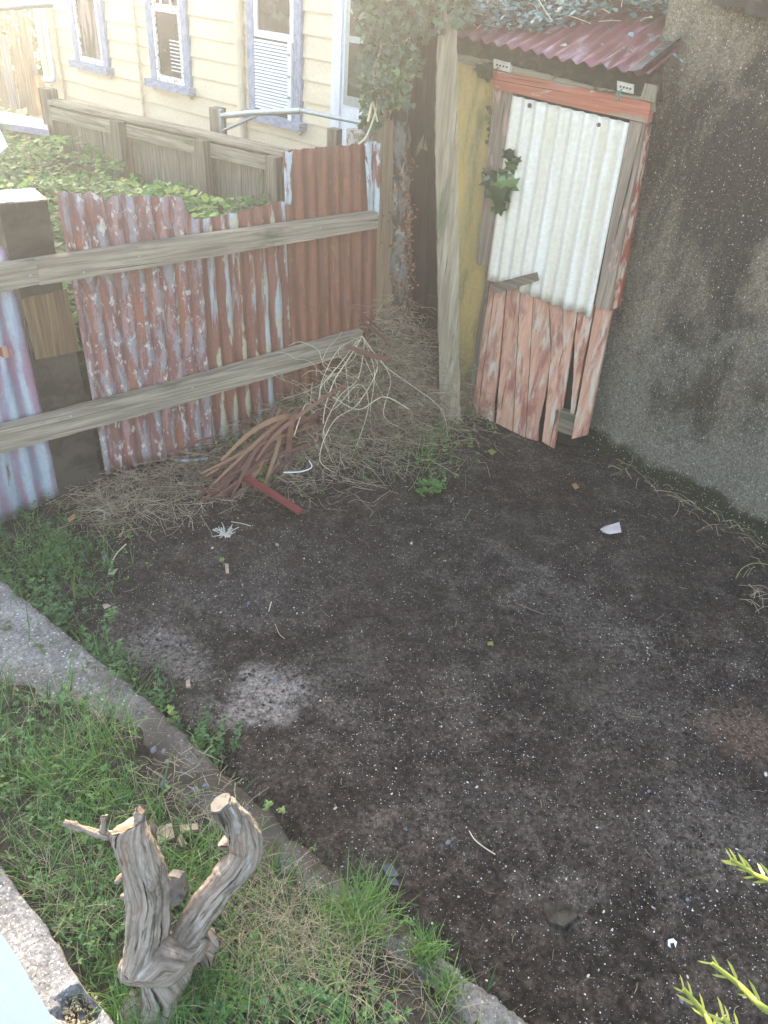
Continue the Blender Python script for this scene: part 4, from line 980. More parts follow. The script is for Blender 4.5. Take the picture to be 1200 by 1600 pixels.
for (px_, py_, c_, sx_, sy_) in ((20, 1170, 60, 30, 40), (40, 1240, 60, 50, 40), (120, 1330, 60, 60, 50), (440, 1560, 150, 60, 30), (360, 1590, 60, 60, 20), (150, 1450, 80, 50, 50), (100, 1110, 30, 40, 20), (300, 1530, 40, 40, 30), (520, 1580, 60, 50, 20)):
    for _ in range(c_):
        p = g(px_ + random.gauss(0, sx_), py_ + random.gauss(0, sy_), KZ + .03)
        if lowwall_side(p) < .02: continue
        sprig(mw, p, rnd(.02, .07), random.randint(1, 3), rnd(.014, .028), rnd(.009, .018), rnd(.1, .5))
tag(mw.build('low_weeds', M_weed), 'broad leaved low weeds among the bank grass', 'weeds', kind='stuff')
# weeds along the foot of the kerb
mk = MB()
for _ in range(560):
    f = rnd(.2, 6.2) if random.random() < .86 else rnd(6.2, 14); p, wd = klerp(f); off = abs(random.gauss(0, .06 if f < 6.2 else .02)) + .015
    cl_ = noise.noise(Vector((f * 2.3, 3, 0)))
    if cl_ < -.1 and f > 2: continue
    q = p - KIN * off; q.z = gz(q.x, q.y)
    if random.random() < .55: sprig(mk, q, rnd(.05, .20), random.randint(2, 5), rnd(.018, .035), rnd(.010, .02), rnd(.0, .4), -KIN * rnd(-.2, .4))
    else:
        for _ in range(3): blade(mk, q, rdir(), rnd(.08, .2), rnd(.003, .006), rnd(.4, 1.6), rnd(.2, .8), 4)
for _ in range(520):   # left patch between kerb and fence
    q = g(random.gauss(60, 60), random.gauss(880, 36), 0); d_, side, wd, f = in_terrace(q)
    if side > 0 and d_ > .0: continue
    q.z = gz(q.x, q.y)
    if random.random() < .5: sprig(mk, q, rnd(.03, .12), random.randint(1, 4), rnd(.015, .03), rnd(.010, .018), rnd(0, .45))
    else:
        for _ in range(4): blade(mk, q, rdir(), rnd(.06, .16), rnd(.002, .005), rnd(.4, 1.8), rnd(.2, .9), 4)
tag(mk.build('kerb_weeds', M_weed), 'green weeds and grass along the foot of the concrete kerb and left fence end', 'weeds', kind='stuff')

# individual seedlings
def seedling(px_, py_, h, n, label, L=.035, W=.02, t0=.7, z=None):
    q = g(px_, py_, z if z is not None else 0.0); q.z = gz(q.x, q.y) if z is None else z
    t = thing('seedling', q, label, 'seedling'); mb = MB(); mb.tube([q - Vector((0, 0, .01)), q + Vector((.004, 0, h * .5)), q + Vector((-.003, 0, h))], [.0025, .002, .001], 6); mb.build('stem', M_vined, t)
    mb = MB(); sprig(mb, q + Vector((0, 0, h * .35)), h * .65, n, L, W, t0, Vector((0, .01, 0))); mb.build('foliage', M_weed, t)
seedling(268, 1135, .15, 4, 'bright green seedling at the kerb edge above the dark hollow', .045, .026, .8)
seedling(215, 1150, .11, 4, 'darker leafy seedling on the soil left of the pale bare patch', .04, .02, .3) if False else None
seedling(182, 990, .14, 4, 'small leafy seedling left of the pale patch beside the kerb', .04, .022, .45)
seedling(80, 795, .10, 3, 'small yellow green seedling beside the orange leaf near the left fence', .03, .018, .85)
seedling(420, 1275, .07, 3, 'little weed on the kerb beside the right stump limb', .025, .016, .6, KZ)
seedling(440, 1280, .06, 3, 'little weed overhanging the soil right of the stump limb', .022, .014, .7, KZ - .03)
seedling(348, 885, .05, 2, 'tiny green seedling in the soil below the pale root tuft', .03, .018, .7)
seedling(238, 712, .16, 5, 'pale green leafy weed climbing past the blue hose against the iron', .045, .03, .85)
seedling(205, 850, .09, 4, 'straggly green weed on soil right of the blue scrap', .025, .014, .6)

# ================================================================= DEBRIS PILE AND WEEDS ALONG THE FENCE
mt = MB(); mgp = MB()
def fenceground(s_, off): p = FP.w((s_, 0), off); p.z = gz(p.x, p.y); return p
for _ in range(9500):
    s_ = rnd(.35, 3.0) if random.random() < .42 else random.gauss(2.25, .38); hmax = .12 + .40 * max(0, min(1, (s_ - 1.0) / 1.3)); off = abs(random.gauss(.12, .16 + .06 * (s_ > 1.3))) + .02
    p = fenceground(s_, off); hh = hmax * max(0, 1 - off / .55); p.z += rnd(0, 1) * hh * (1 + .7 * math.exp(-((s_ - 2.45) / .35) ** 2))
    d_ = (rdir() + Vector((0, 0, rnd(-.35, .5)))).normalized(); L = rnd(.05, .24); k_ = rdir() * L * .3
    mt.tube([p, p + d_ * L * .33 + k_ * .6, p + d_ * L * .66 + k_, p + d_ * L + k_ * rnd(-.5, 1) + Vector((0, 0, -.02))], rnd(.0007, .0019), 3, min(1, max(0, rnd(0, .7) + .25 * noise.noise(p * 5))), False)
tag(mt.build('dry_stems', M_twig), 'tangle of dry brown stems and roots heaped along the foot of the iron fence', 'dry stems', kind='stuff')
for _ in range(1500):
    s_ = rnd(1.25, 3.05); off = abs(random.gauss(.15, .16)) + .03; p = fenceground(s_, off); p.z += rnd(.0, .30) * max(0, 1 - off / .5)
    if noise.noise(Vector((s_ * 5, off * 5, 2))) < -.0: continue
    sprig(mgp, p, rnd(.02, .08), random.randint(1, 3), rnd(.015, .032), rnd(.010, .02), rnd(.2, .8))
for _ in range(90):
    q = g(random.gauss(675, 25), random.gauss(700, 40)); q.z = gz(q.x, q.y); sprig(mgp, q, rnd(.03, .12), random.randint(2, 4), rnd(.018, .032), rnd(.012, .02), rnd(.3, .8))
for _ in range(300):
    q = g(random.gauss(655, 32), random.gauss(700, 40)); q.z = gz(q.x, q.y); blade(mgp, q, rdir(), rnd(.06, .22), rnd(.002, .004), rnd(.6, 2), rnd(.3, 1), 4)
for _ in range(120):
    q = g(random.gauss(225, 22), random.gauss(700, 18)); q.z = gz(q.x, q.y) + rnd(.0, .12)
    sprig(mgp, q, rnd(.02, .06), 2, rnd(.015, .03), rnd(.010, .02), rnd(.4, .9)) if random.random() < .35 else None
tag(mgp.build('pile_weeds', M_weed), 'green weeds and grass sprouting through the dry heap and below the dark screen', 'weeds', kind='stuff')
# leafy weed at the pile's right end
q = g(672, 772); q.z = gz(q.x, q.y); t = thing('weed_plant', q, 'bright leafy green weed at the right end of the dry heap', 'weed'); mb = MB()
for i in range(22):
    c = q + Vector((rnd(-.07, .07), rnd(-.05, .08), rnd(.01, .05))); rosette(mb, c, 4, rnd(.035, .055), rnd(.018, .028), .6, .5)
mb.build('foliage', M_weed, t); mb = MB()
for i in range(6): mb.tube([q, q + Vector((rnd(-.05, .05), rnd(-.04, .05), rnd(.02, .05)))], .0015, 5)
mb.build('stem', M_vined, t)
# flax: dead strap leaves
fb_ = g(455, 745); fb_.z = gz(fb_.x, fb_.y)
t = thing('dead_flax', fb_, 'bundle of dead reddish brown flax leaves draped on the heap', 'dead plant')
def ribbon(mb, pts, w_, t_):
    p = smooth_path(pts, 5); rows = []; n = len(p)
    for i, q in enumerate(p):
        d_ = (p[min(i + 1, n - 1)] - p[max(0, i - 1)]).normalized(); s_ = d_.cross(Vector((.3, -.7, .65))).normalized(); f = i / (n - 1); ww = w_ * (.35 + .65 * sin(pi * min(1, f * .85 + .12)))
        rows.append([q - s_ * ww / 2, q - s_.cross(d_) * ww * .05, q + s_ * ww / 2])
    mb.grid(rows, None, t_)
def off_f(px_, py_, off): s_, z_ = FP.pix(px_, py_, off); return FP.w((s_, z_), off)
mb = MB()
FL = [[(470, 650), (440, 690), (400, 740), (345, 805)], [(480, 640), (430, 670), (390, 720), (375, 800)], [(470, 655), (430, 690), (380, 745), (325, 790)], [(500, 640), (490, 690), (400, 720), (330, 760)],
      [(468, 650), (470, 700), (475, 730), (462, 745)], [(560, 640), (585, 700), (590, 760)], [(520, 670), (458, 650), (400, 670), (345, 720)], [(540, 600), (480, 640), (430, 680), (400, 720)],
      [(455, 660), (450, 690), (520, 660), (570, 650)], [(380, 680), (400, 735), (440, 720)], [(455, 650), (400, 700), (360, 770), (300, 760)], [(540, 540), (600, 560), (612, 545)], [(575, 500), (540, 470), (600, 520)], [(560, 500), (590, 520), (612, 545)],
      [(600, 640), (640, 700), (640, 760)], [(480, 640), (458, 652), (442, 740), (398, 752)], [(420, 690), (380, 730), (320, 745)]]
for i, L in enumerate(FL):
    offs = [.22 + .04 * (i % 3), .28 + .03 * (i % 4), .36, .42]
    ribbon(mb, [off_f(a, b_, offs[min(j, 3)]) for j, (a, b_) in enumerate(L)], rnd(.018, .034), rnd(.1, .9))
for i in range(30):
    a = Vector((rnd(420, 540), rnd(625, 690), 0)); b2 = Vector((rnd(305, 470), rnd(725, 808), 0)); mdp = (a + b2) / 2 + Vector((rnd(-25, 25), rnd(-25, 15), 0))
    ribbon(mb, [off_f(a.x, a.y, .22 + rnd(0, .06)), off_f(mdp.x, mdp.y, .30 + rnd(0, .08)), off_f(b2.x, b2.y, .36 + rnd(0, .08))], rnd(.012, .03), rnd(0, 1))
for i in range(12):
    a = Vector((rnd(330, 600), rnd(620, 740), 0)); ang = rnd(.3, 2.6); L = rnd(50, 110)
    ribbon(mb, [off_f(a.x, a.y, .2 + rnd(0, .1)), off_f(a.x + cos(ang) * L * .5, a.y + sin(ang) * L * .4 - 8, .28), off_f(a.x + cos(ang) * L, a.y + sin(ang) * L * .7, .32)], rnd(.008, .016), rnd(0, .7))
mb.build('strap_leaves', M_flax, t)
# pale vines hanging
vb = g(590, 740); vb.z = gz(vb.x, vb.y)
mb = MB()
VN = [[(566, 525), (545, 560), (520, 600), (505, 660), (520, 720), (560, 760), (600, 790)], [(566, 525), (585, 580), (578, 650), (585, 700), (560, 735), (515, 755)], [(567, 527), (600, 570), (640, 600), (690, 640), (700, 690)], [(560, 530), (530, 570), (500, 610), (520, 640), (560, 600), (575, 640), (540, 740)],
      [(570, 530), (560, 590), (530, 620), (506, 670), (510, 700), (530, 735), (575, 755)], [(575, 540), (610, 590), (600, 650), (640, 680), (660, 740)], [(540, 570), (545, 640), (530, 690), (545, 730), (580, 725)], [(566, 525), (530, 545), (505, 590), (498, 625)],
      [(520, 620), (560, 640), (600, 620), (640, 640)], [(500, 640), (480, 630), (470, 650), (460, 680)], [(570, 560), (600, 620), (640, 650), (650, 700), (635, 735)], [(555, 540), (590, 570), (560, 630), (520, 660), (500, 720), (540, 745)]]
for i, L in enumerate(VN):
    n_ = len(L); mb.tube(smooth_path([off_f(a, b_, .20 + .30 * j / n_ + .03 * (i % 3)) for j, (a, b_) in enumerate(L)], 6), rnd(.0018, .0032), 5, rnd(0, 1), False)
for i in range(110):
    a = Vector((rnd(490, 680), rnd(560, 730), 0)); pts = []; ang = rnd(0, 6)
    for j in range(6): pts.append(off_f(a.x, a.y, .15 + .22 * (a.y - 540) / 200)); ang += rnd(-.9, .9); a.x += cos(ang) * 18; a.y += sin(ang) * 14
    mb.tube(smooth_path(pts, 4), rnd(.0009, .0018), 4, rnd(0, 1), False)
o = mb.build('dry_vine', M_vine); tag(base_at(o, vb), 'pale looping dry vine stems hanging off the lower rail onto the heap', 'vine')
# leaf scraps on the pile
mb = MB()
for _ in range(120):
    p = off_f(rnd(520, 690), rnd(590, 740), rnd(.15, .4)); leaf(mb, p, rdir(), Vector((rnd(-.5, .5), -.6, 1)), rnd(.012, .035), rnd(.01, .025), rnd(0, 1))
tag(mb.build('dead_leaves', M_rustleaf), 'scattered dead leaves caught in the vine heap', 'dead leaves', kind='stuff')

def objbox(name, a, b_, w_, th, mat, label, cat, seg=3, tilt=Vector((0, 0, 1)), group=None):
    d_ = (b_ - a).normalized(); wv = d_.cross(tilt).normalized(); mb = MB(); mb.beam(a, b_, wv, w_, th, wv.cross(d_).normalized() * 1.0, seg, .001); o = mb.build(name, mat, bevel=.002)
    return tag(base_at(o, (a + b_) / 2 - Vector((0, 0, th / 2))), label, cat, group)
a = g(378, 742, .10); b_ = g(470, 800, .04); objbox('painted_board', a, b_, .042, .018, M_maroon, 'glossy maroon painted board sticking out of the dry heap', 'board', 4)
q = [g(205, 692, .10), g(235, 703, .075), g(265, 716, .07), g(295, 720, .07), g(324, 716, .07)]
mb = MB(); mb.tube(smooth_path(q), .008, 10); o = mb.build('hose', M_hose, smooth=True); tag(base_at(o, g(265, 718, .05)), 'short curved pale blue plastic hose lying on the dry stems by the fence', 'hose')
q = [g(443, 738, .16), g(470, 737, .16), g(487, 730, .17), g(483, 720, .18)]
mb = MB(); mb.tube(smooth_path(q), .0035, 8); o = mb.build('cable', M_white2, smooth=True); tag(base_at(o, q[0]), 'bent piece of thin white cable on the middle of the heap', 'cable')

# ================================================================= ROOTS AT WALL FOOT
mb = MB()
for i in range(60):
    s_ = rnd(.35, 1.4); p = WP.w((s_, .02 + rnd(0, .05)), rnd(.02, .16)); d_ = (WP.e * rnd(-1, 1) + WP.n * rnd(-.4, .5) + Vector((0, 0, rnd(-.1, .35)))).normalized(); L = rnd(.04, .18)
    mb.tube(smooth_path([p, p + d_ * L * .5 + rdir() * .02, p + d_ * L + Vector((0, 0, -.03))], 3), rnd(.0008, .002), 4, rnd(0, .8), False)
for i in range(16):
    q = g(1185 + random.gauss(0, 12), 915 + random.gauss(0, 25), .03); d_ = rdir(); mb.tube([q, q + d_ * .05 + Vector((0, 0, .02)), q + d_ * .1], .0015, 4, .5, False)
tag(mb.build('dry_roots', M_twig), 'wispy dry roots along the foot of the roughcast wall', 'dry roots', kind='stuff')

# ================================================================= IVY
TP = Plane(*g(626, 630)[:2], 20)
ivy = thing('ivy_tree', TP.w((0, 0)), 'ivy smothered trunk rising between the brown post and black screen', 'tree')
def tw(px_, py_, off): return TP.w(TP.pix(px_, py_, off), off)
mb = MB(); mb.tube(smooth_path([tw(622, 650, .05), tw(624, 520, .04), tw(624, 380, .04), tw(622, 250, .04), tw(618, 120, .04), tw(616, 0, .04), tw(620, -120, .04)], 8), rads([.09, .072, .068, .07, .075, .07, .06], 8), 16, lump=.35)
mb.build('trunk', M_bark, ivy, smooth=True)
mb = MB()
for _ in range(480):
    py_ = 225 + 330 * rnd(0, 1) ** .8; px_ = 636 + random.gauss(0, 7) + (random.random() < .25) * rnd(-28, 0); p = tw(px_, py_, .11 + rnd(-.01, .015)); leaf(mb, p, rdir() + Vector((0, 0, rnd(-1.2, 0))), Vector((rnd(-.6, .6), -1, rnd(-.2, .6))), rnd(.012, .024), rnd(.010, .02), rnd(0, .9))
mb.build('dead_ivy_leaves', M_rustleaf, ivy)
mb = MB()
def ivyzone(mb, n, fn, L0, L1, tb, mat=None):
    for _ in range(n):
        p, t_ = fn()
        if p is None: continue
        leaf(mb, p, Vector((rnd(-.8, .8), rnd(-.5, .2), rnd(-1.1, .1))), Vector((rnd(-.6, .6), -1, rnd(0, 1.1))), rnd(L0, L1), rnd(L0, L1) * .95, min(1, max(0, t_)), 'ivy', .2)
def z1():
    px_ = random.gauss(612, 24); py_ = rnd(-110, 165)
    if py_ > 110: px_ = 600 + random.gauss(0, 20)
    if px_ > 672 and py_ > 30: return None, 0
    if px_ < 562: return None, 0
    return tw(px_, py_, rnd(.06, .30)), .3 + .5 * noise.noise(Vector((px_ * .02, py_ * .02, 0))) + rnd(-.25, .35)
ivyzone(mb, 1700, z1, .018, .048, 0)
def z2():
    px_ = rnd(556, 735); py_ = rnd(-130, 60 - abs(px_ - 640) * .25); return tw(px_, py_, rnd(.05, .36)), .3 + rnd(-.3, .4)
ivyzone(mb, 2000, z2, .018, .05, 0)
def z3():   # hanging curtain at the left of the trunk
    py_ = rnd(60, 205); px_ = 584 + random.gauss(0, 9) - (py_ - 60) * .02; return tw(px_, py_, rnd(.02, .18)), .3 + rnd(-.3, .5)
ivyzone(mb, 320, z3, .02, .05, 0)
mb.build('ivy_foliage', M_ivy, ivy)
mb = MB()
for (L) in ([(640, 40), (630, 80), (610, 110), (590, 130), (575, 190)], [(668, 20), (650, 50), (640, 60)], [(560, 30), (575, 20), (600, 5), (640, -20)], [(585, 100), (582, 150), (590, 190)], [(548, 15), (560, 30), (590, 20)], [(612, 90), (606, 110), (598, 120), (585, 118)], [(636, 100), (640, 96), (648, 84), (630, 88)], [(622, 70), (600, 75), (590, 160), (574, 210), (560, 225)], [(600, 170), (590, 145), (583, 120), (600, 60)]):
    mb.tube(smooth_path([tw(a, b_, .22) for a, b_ in L], 5), rnd(.004, .008), 6, 0.5, False)
mb.build('ivy_stem', M_vine, ivy, smooth=True)
# roof creeper
cr_ = thing('roof_creeper', eA + rup * .5, 'small leaved green creeper with blue sky sheen in its leaf colour matted over the top of the maroon shed roof', 'creeper')
mb = MB(); ms_ = MB()
def roofpt(s_, v, h): return eA + ed * s_ + rup * v + rn * h
for _ in range(16000):
    s_ = rnd(-.6, LE + .2); v = rnd(.05, 1.9)
    lim = .12 + .62 * max(0, min(1, (s_ / LE) * 1.25 - .1)) + .10 * noise.noise(Vector((s_ * 5, v * 2, 0))) 
    if s_ < .1: lim = .02 + .1 * rnd(0, 1)
    if v < lim and random.random() > .02: continue
    h = rnd(.01, .10) + .22 * min(1, max(0, (v - lim))) * rnd(.3, 1) + .07 * noise.noise(Vector((s_ * 4, v * 4, 7)))
    p = roofpt(s_, v, max(.02, h)); leaf(mb, p, rdir() + Vector((0, 0, rnd(-.5, .4))), Vector((rnd(-.7, .7), rnd(-1, .1), 1)), rnd(.026, .052), rnd(.018, .034), min(1, max(0, .4 + .4 * noise.noise(p * 4) + rnd(-.3, .35))), 'oval')
for _ in range(160):
    s_ = rnd(-.4, LE); v = rnd(.15, 1.5)
    if v < .12 + .60 * max(0, s_ / LE): continue
    p = roofpt(s_, v, rnd(.03, .15)); d_ = (rdir() + Vector((0, 0, rnd(-.3, .3)))).normalized(); L = rnd(.06, .25); ms_.tube(smooth_path([p, p + d_ * L * .5 + rdir() * .02, p + d_ * L - rn * .03], 3), rnd(.0014, .003), 4, .5, False)
for L in ([(700, 40), (740, 60), (780, 70), (835, 65), (890, 80), (925, 82)], [(860, 62), (890, 72), (900, 80)], [(700, 40), (716, 60), (712, 75)], [(810, 20), (850, 40), (880, 50)], [(1000, 30), (1010, 50), (1025, 56)]):
    ms_.tube(smooth_path([SPn.w(SPn.pix(a, b_, .0), .0) for a, b_ in L], 4), .003, 5, .5, False) if False else None
mb.build('creeper_foliage', M_ivyroof, cr_); ms_.build('creeper_stem', M_vine, cr_)
# ivy sprigs on the door jamb
iv = thing('ivy_sprig', SPn.w(SPn.pix(775, 300, .07), .07), 'dark green ivy sprig clinging to the left door jamb over the cream iron', 'ivy')
mb = MB(); ms_ = MB()
for a, b_, s_ in ((797, 240, 22), (800, 258, 22), (796, 285, 34), (788, 300, 40), (783, 322, 24), (767, 282, 28), (772, 300, 26), (763, 268, 16), (776, 275, 20), (790, 272, 22), (786, 310, 26), (774, 326, 14), (806, 250, 14)):
    p = SPn.w(SPn.pix(a, b_ - s_ * .4, .075), .075); sz = s_ / 1200 * 4.6; leaf(mb, p, Vector((rnd(-.3, .3), -.1, -1)), SPn.n + Vector((rnd(-.6, .6), 0, rnd(-.2, .7))), sz, sz, rnd(.1, .8), 'ivy', .35)
mb.build('ivy_leaf', M_ivy, iv); ms_.tube([SPn.w(SPn.pix(a, b_, .06), .06) for a, b_ in ((797, 238), (792, 270), (780, 300), (776, 330))], .003, 6); ms_.build('stem', M_vined, iv)
iv = thing('ivy_runner', SPn.w(SPn.pix(766, 180, .03), .03), 'thin runner of tiny ivy leaves down the edge of the yellow wall', 'ivy')
mb = MB(); ms_ = MB()
for i, (a, b_) in enumerate(((764, 168), (767, 176), (763, 184), (766, 192), (764, 202), (766, 212), (762, 222))):
    p = SPn.w(SPn.pix(a, b_ - 4, .03), .03); leaf(mb, p, Vector((rnd(-.6, .6), 0, -1)), SPn.n, .032, .034, rnd(.4, .9), 'ivy')
mb.build('ivy_leaf', M_ivy, iv); mb = MB()
for a, b_ in ((753, 108), (760, 116), (766, 104)):
    p = SPn.w(SPn.pix(a, b_ - 8, .05), .05); leaf(mb, p, Vector((rnd(-.3, .3), 0, -1)), SPn.n, .07, .07, .2, 'ivy')
mb.build('ivy_leaf', M_ivy, iv); ms_.tube([SPn.w(SPn.pix(a, b_, .03), .03) for a, b_ in ((766, 100), (765, 165), (766, 195), (763, 228))], .002, 6); ms_.build('stem', M_vined, iv)

# ================================================================= GRIT, PEBBLES, LITTER
mb = MB()
def chip(mb, c, r_, t_):
    n_ = random.choice((4, 5, 5, 6)); a0 = rnd(0, 6); el = rnd(.45, 1); an = rnd(0, pi); ring = []
    for i in range(n_):
        a = a0 + 2 * pi * i / n_; x, y = cos(a) * r_ * rnd(.75, 1.1), sin(a) * r_ * el * rnd(.75, 1.1)
        ring.append(c + Vector((x * cos(an) - y * sin(an), x * sin(an) + y * cos(an), rnd(-.2, .25) * r_)))
    top = c + Vector((0, 0, r_ * rnd(.25, .6)))
    for i in range(n_): mb.face([ring[i], ring[(i + 1) % n_], top], None, t_)
n = 0
while n < 21000:
    p = Vector((rnd(-1.9, 2.3), rnd(.6, 4.7), 0)); d_, side, wd, f = in_terrace(p)
    if side > 0: continue
    if (p - WP.o).dot(WP.n) < .03 or (p - FP.o).dot(FP.n) < .05: continue
    dn = .42 + .55 * noise.noise(Vector((p.x * 1.8, p.y * 1.8, 50))) + .5 * max(0, blob(p.x, p.y, [spot(900, 960, .5, .22, -.6, 1), spot(380, 920, .3, .22, 0, 1)]) ) + .12 * (p.y < 2.6)
    if p.y > 3.6: dn *= .6
    if random.random() > dn: continue
    n += 1; p.z = gz(p.x, p.y) + .001; r_ = .0012 + .0024 * random.random() ** 2.5 + (.0035 * random.random() if random.random() < .05 else 0); chip(mb, p, r_, rnd(0, 1) ** 1.6)
for _ in range(900):
    s_ = rnd(0, len(KW) - 2); p, wd = klerp(s_); p = p + KIN * rnd(.01, .5); p.z = KZ + .02; chip(mb, p, rnd(.001, .003), rnd(0, .8))
tag(mb.build('shell_grit', M_grit), 'white shell and stone grit strewn over the dark soil', 'grit', kind='stuff')
mb = MB(); n = 0
while n < 14000:
    p = Vector((rnd(-1.9, 2.3), rnd(.6, 4.7), 0)); d_, side, wd, f = in_terrace(p)
    if side > 0 or (p - WP.o).dot(WP.n) < .03 or (p - FP.o).dot(FP.n) < .05: continue
    if random.random() > .45 + 1.1 * noise.noise(Vector((p.x * 2.6, p.y * 2.6, 70))): continue
    n += 1; p.z = gz(p.x, p.y) - .001; chip(mb, p, .003 + .011 * random.random() ** 3, 0)
o = mb.build('soil_crumbs', M_soil); tag(o, 'dark crumbs and clods of soil lying on the yard', 'soil crumbs', kind='stuff')
# fine straw and twigs on soil
mb = MB()
for _ in range(520):
    p = Vector((rnd(-1.7, 2.0), rnd(.8, 4.5), 0)); d_, side, wd, f = in_terrace(p)
    if side > 0 or (p - WP.o).dot(WP.n) < .03 or (p - FP.o).dot(FP.n) < .1: continue
    p.z = gz(p.x, p.y) + .003; d_ = rdir(); L = rnd(.01, .05); mb.tube([p, p + d_ * L * .5 + rdir() * .004, p + d_ * L], rnd(.0005, .001), 4, rnd(0, 1), False)
tag(mb.build('straw_bits', M_straw), 'tiny straw and twig bits lying on the soil', 'straw', kind='stuff')
def pebble(name, px_, py_, r_, mat, label, cat, group=None, z=None, flat=.5, el=.7):
    q = g(px_, py_, z if z is not None else 0.0); zz = z if z is not None else gz(q.x, q.y); mb = MB(); rows = []; an = rnd(0, 3); sd_ = rnd(0, 50)
    for j in range(7):
        th = pi * j / 6; row = []
        for i in range(10):
            ph = 2 * pi * i / 10; v = Vector((sin(th) * cos(ph), sin(th) * sin(ph) * el, cos(th) * flat)); v *= r_ * (1 + .25 * noise.noise(v * 2 + Vector((sd_, 0, 0))))
            row.append(Vector((q.x + v.x * cos(an) - v.y * sin(an), q.y + v.x * sin(an) + v.y * cos(an), zz + r_ * flat * .6 + v.z)))
        rows.append(row)
    mb.grid(rows, None, .5, True); o = mb.build(name, mat, smooth=True); return tag(base_at(o, (q.x, q.y, zz)), label, cat, group)
KZ2 = KZ + .018
for px_, py_, r_, lb in ((306, 1236, .017, 'larger oval blue grey pebble on the kerb above the stump'), (322, 1229, .013, 'round pale grey pebble beside the oval one on the kerb'), (256, 1226, .016, 'pale whitish stone on bare bank left of the kerb pebbles')):
    pebble('pebble', px_, py_, r_, M_pebb, lb, 'pebble', z=KZ2)
PB = 'small grey pebble among the cluster on the kerb and bare bank'
for px_, py_, r_ in ((240, 1173, .014), (256, 1175, .012), (262, 1190, .012), (283, 1206, .006), (290, 1200, .005), (296, 1207, .006), (304, 1206, .005), (302, 1190, .006), (336, 1245, .008), (344, 1258, .009), (386, 1265, .009), (390, 1272, .009), (218, 1115, .009), (180, 1108, .008), (150, 1138, .018), (191, 1147, .016)):
    pebble('pebble', px_, py_, r_, M_pebb, PB, 'pebble', 'pebbles on the bank', z=KZ2)
SPB = 'small bluish grey stone half sunk in the dark soil'
for px_, py_, r_ in ((640, 990, .009), (430, 1063, .014), (388, 944, .010), (700, 1317, .012), (725, 1335, .007), (1012, 1240, .008), (1073, 1407, .008), (765, 1362, .006), (634, 1297, .007), (1065, 1562, .010), (262, 945, .008), (304, 940, .009)):
    pebble('soil_stone', px_, py_, r_, M_pebb, SPB, 'stone', 'stones in the soil')
WS = 'white shell chip lying on the dark soil'
for px_, py_, r_ in ((745, 1230, .007), (643, 848, .010), (524, 1262, .008), (1195, 1212, .012), (944, 1423, .006), (958, 1450, .006), (920, 1523, .007), (1165, 1555, .010), (332, 857, .009), (345, 960, .006), (464, 958, .007), (885, 1373, .005), (760, 1470, .005), (1013, 1008, .006), (1075, 1525, .006), (309, 768, .012)):
    pebble('shell_chip', px_, py_, r_, M_porc, WS, 'shell chip', 'larger white chips on the soil', el=.55)
pebble('mussel_shell', 163, 872, .020, M_pebb, 'bluish mussel shell on the soil beside the curved pale stick', 'shell', el=.55)
pebble('brown_stone', 433, 851, .012, M_ply, 'flat reddish brown stone right of the white root tuft', 'stone')
def flatpiece(name, pts, z, mat, label, cat, th=.003, curl=.0, group=None, gnd=True):
    P4 = [g(a, b_, z) for a, b_ in pts]; c = sum(P4, Vector()) / len(P4); P4 = [p + Vector((0, 0, curl * ((p - c).length / .03) ** 2 * .004)) for p in P4]
    mb = MB(); mb.face(P4[::-1]); o = mb.build(name, mat, solid=th); return tag(base_at(o, c - Vector((0, 0, .004))), label, cat, group)
flatpiece('paper_scrap', [(937, 829), (945, 823), (966, 821), (970, 834), (952, 835), (943, 833)], .025, M_paper, 'pinkish torn paper scrap on soil near the roughcast wall', 'paper', .004, .8)
flatpiece('blue_scrap', [(77, 890), (86, 888), (91, 893), (85, 897)], .03, M_bluep, 'bright blue plastic scrap by the weeds at the left', 'plastic scrap', .004)
flatpiece('dead_leaf', [(105, 812), (113, 805), (118, 804), (118, 810), (109, 816)], .05, M_oleaf, 'orange dead leaf beside the yellow green seedling at left', 'leaf', .002, 1)
flatpiece('dead_leaf', [(893, 757), (900, 756), (905, 762), (898, 766)], .02, M_oleaf, 'orange dead leaf near the wall foot by the shed', 'leaf', .002, 1)
flatpiece('dead_leaf', [(160, 945), (168, 943), (174, 947), (163, 952)], .02, M_ply, 'tan curled leaf below the mussel shell', 'leaf', .002, 1)
flatpiece('dead_leaf', [(170, 893), (185, 889), (178, 898), (169, 898)], .02, M_ply, 'brown leaf at the lower end of the pale stick', 'leaf', .002, 1)
flatpiece('green_leaf', [(762, 1003), (770, 1002), (771, 1008), (762, 1008)], .015, M_yshoot, 'small pale green leaf in the middle of the soil', 'leaf', .001)
flatpiece('green_leaf', [(762, 704), (768, 701), (776, 706), (768, 711)], .02, M_yshoot, 'small green leaf on soil before the shed door', 'leaf', .001)
flatpiece('wood_piece', [(351, 880), (357, 881), (358, 895), (353, 895)], .02, M_ply, 'small yellow wood piece beside the tiny seedling', 'wood piece', .004)
flatpiece('slate_piece', [(596, 1352), (612, 1350), (624, 1368), (606, 1370)], .02, M_slate, 'dark blue slate piece on the soil under the kerb', 'slate', .008)
flatpiece('slate_piece', [(604, 1372), (620, 1374), (625, 1384), (608, 1382)], .02, M_slate, 'smaller dark slate piece just below the larger one', 'slate', .006)
flatpiece('slate_piece', [(430, 1345), (446, 1338), (458, 1350), (452, 1366), (436, 1364)], KZ + .03, M_slate, 'dark slate lying in grass right of the stump', 'slate', .008)
flatpiece('wood_offcut', [(243, 1292), (268, 1286), (273, 1308), (247, 1318)], KZ + .05, M_ply, 'square pale timber offcut lying behind the left stump limb', 'offcut', .012)
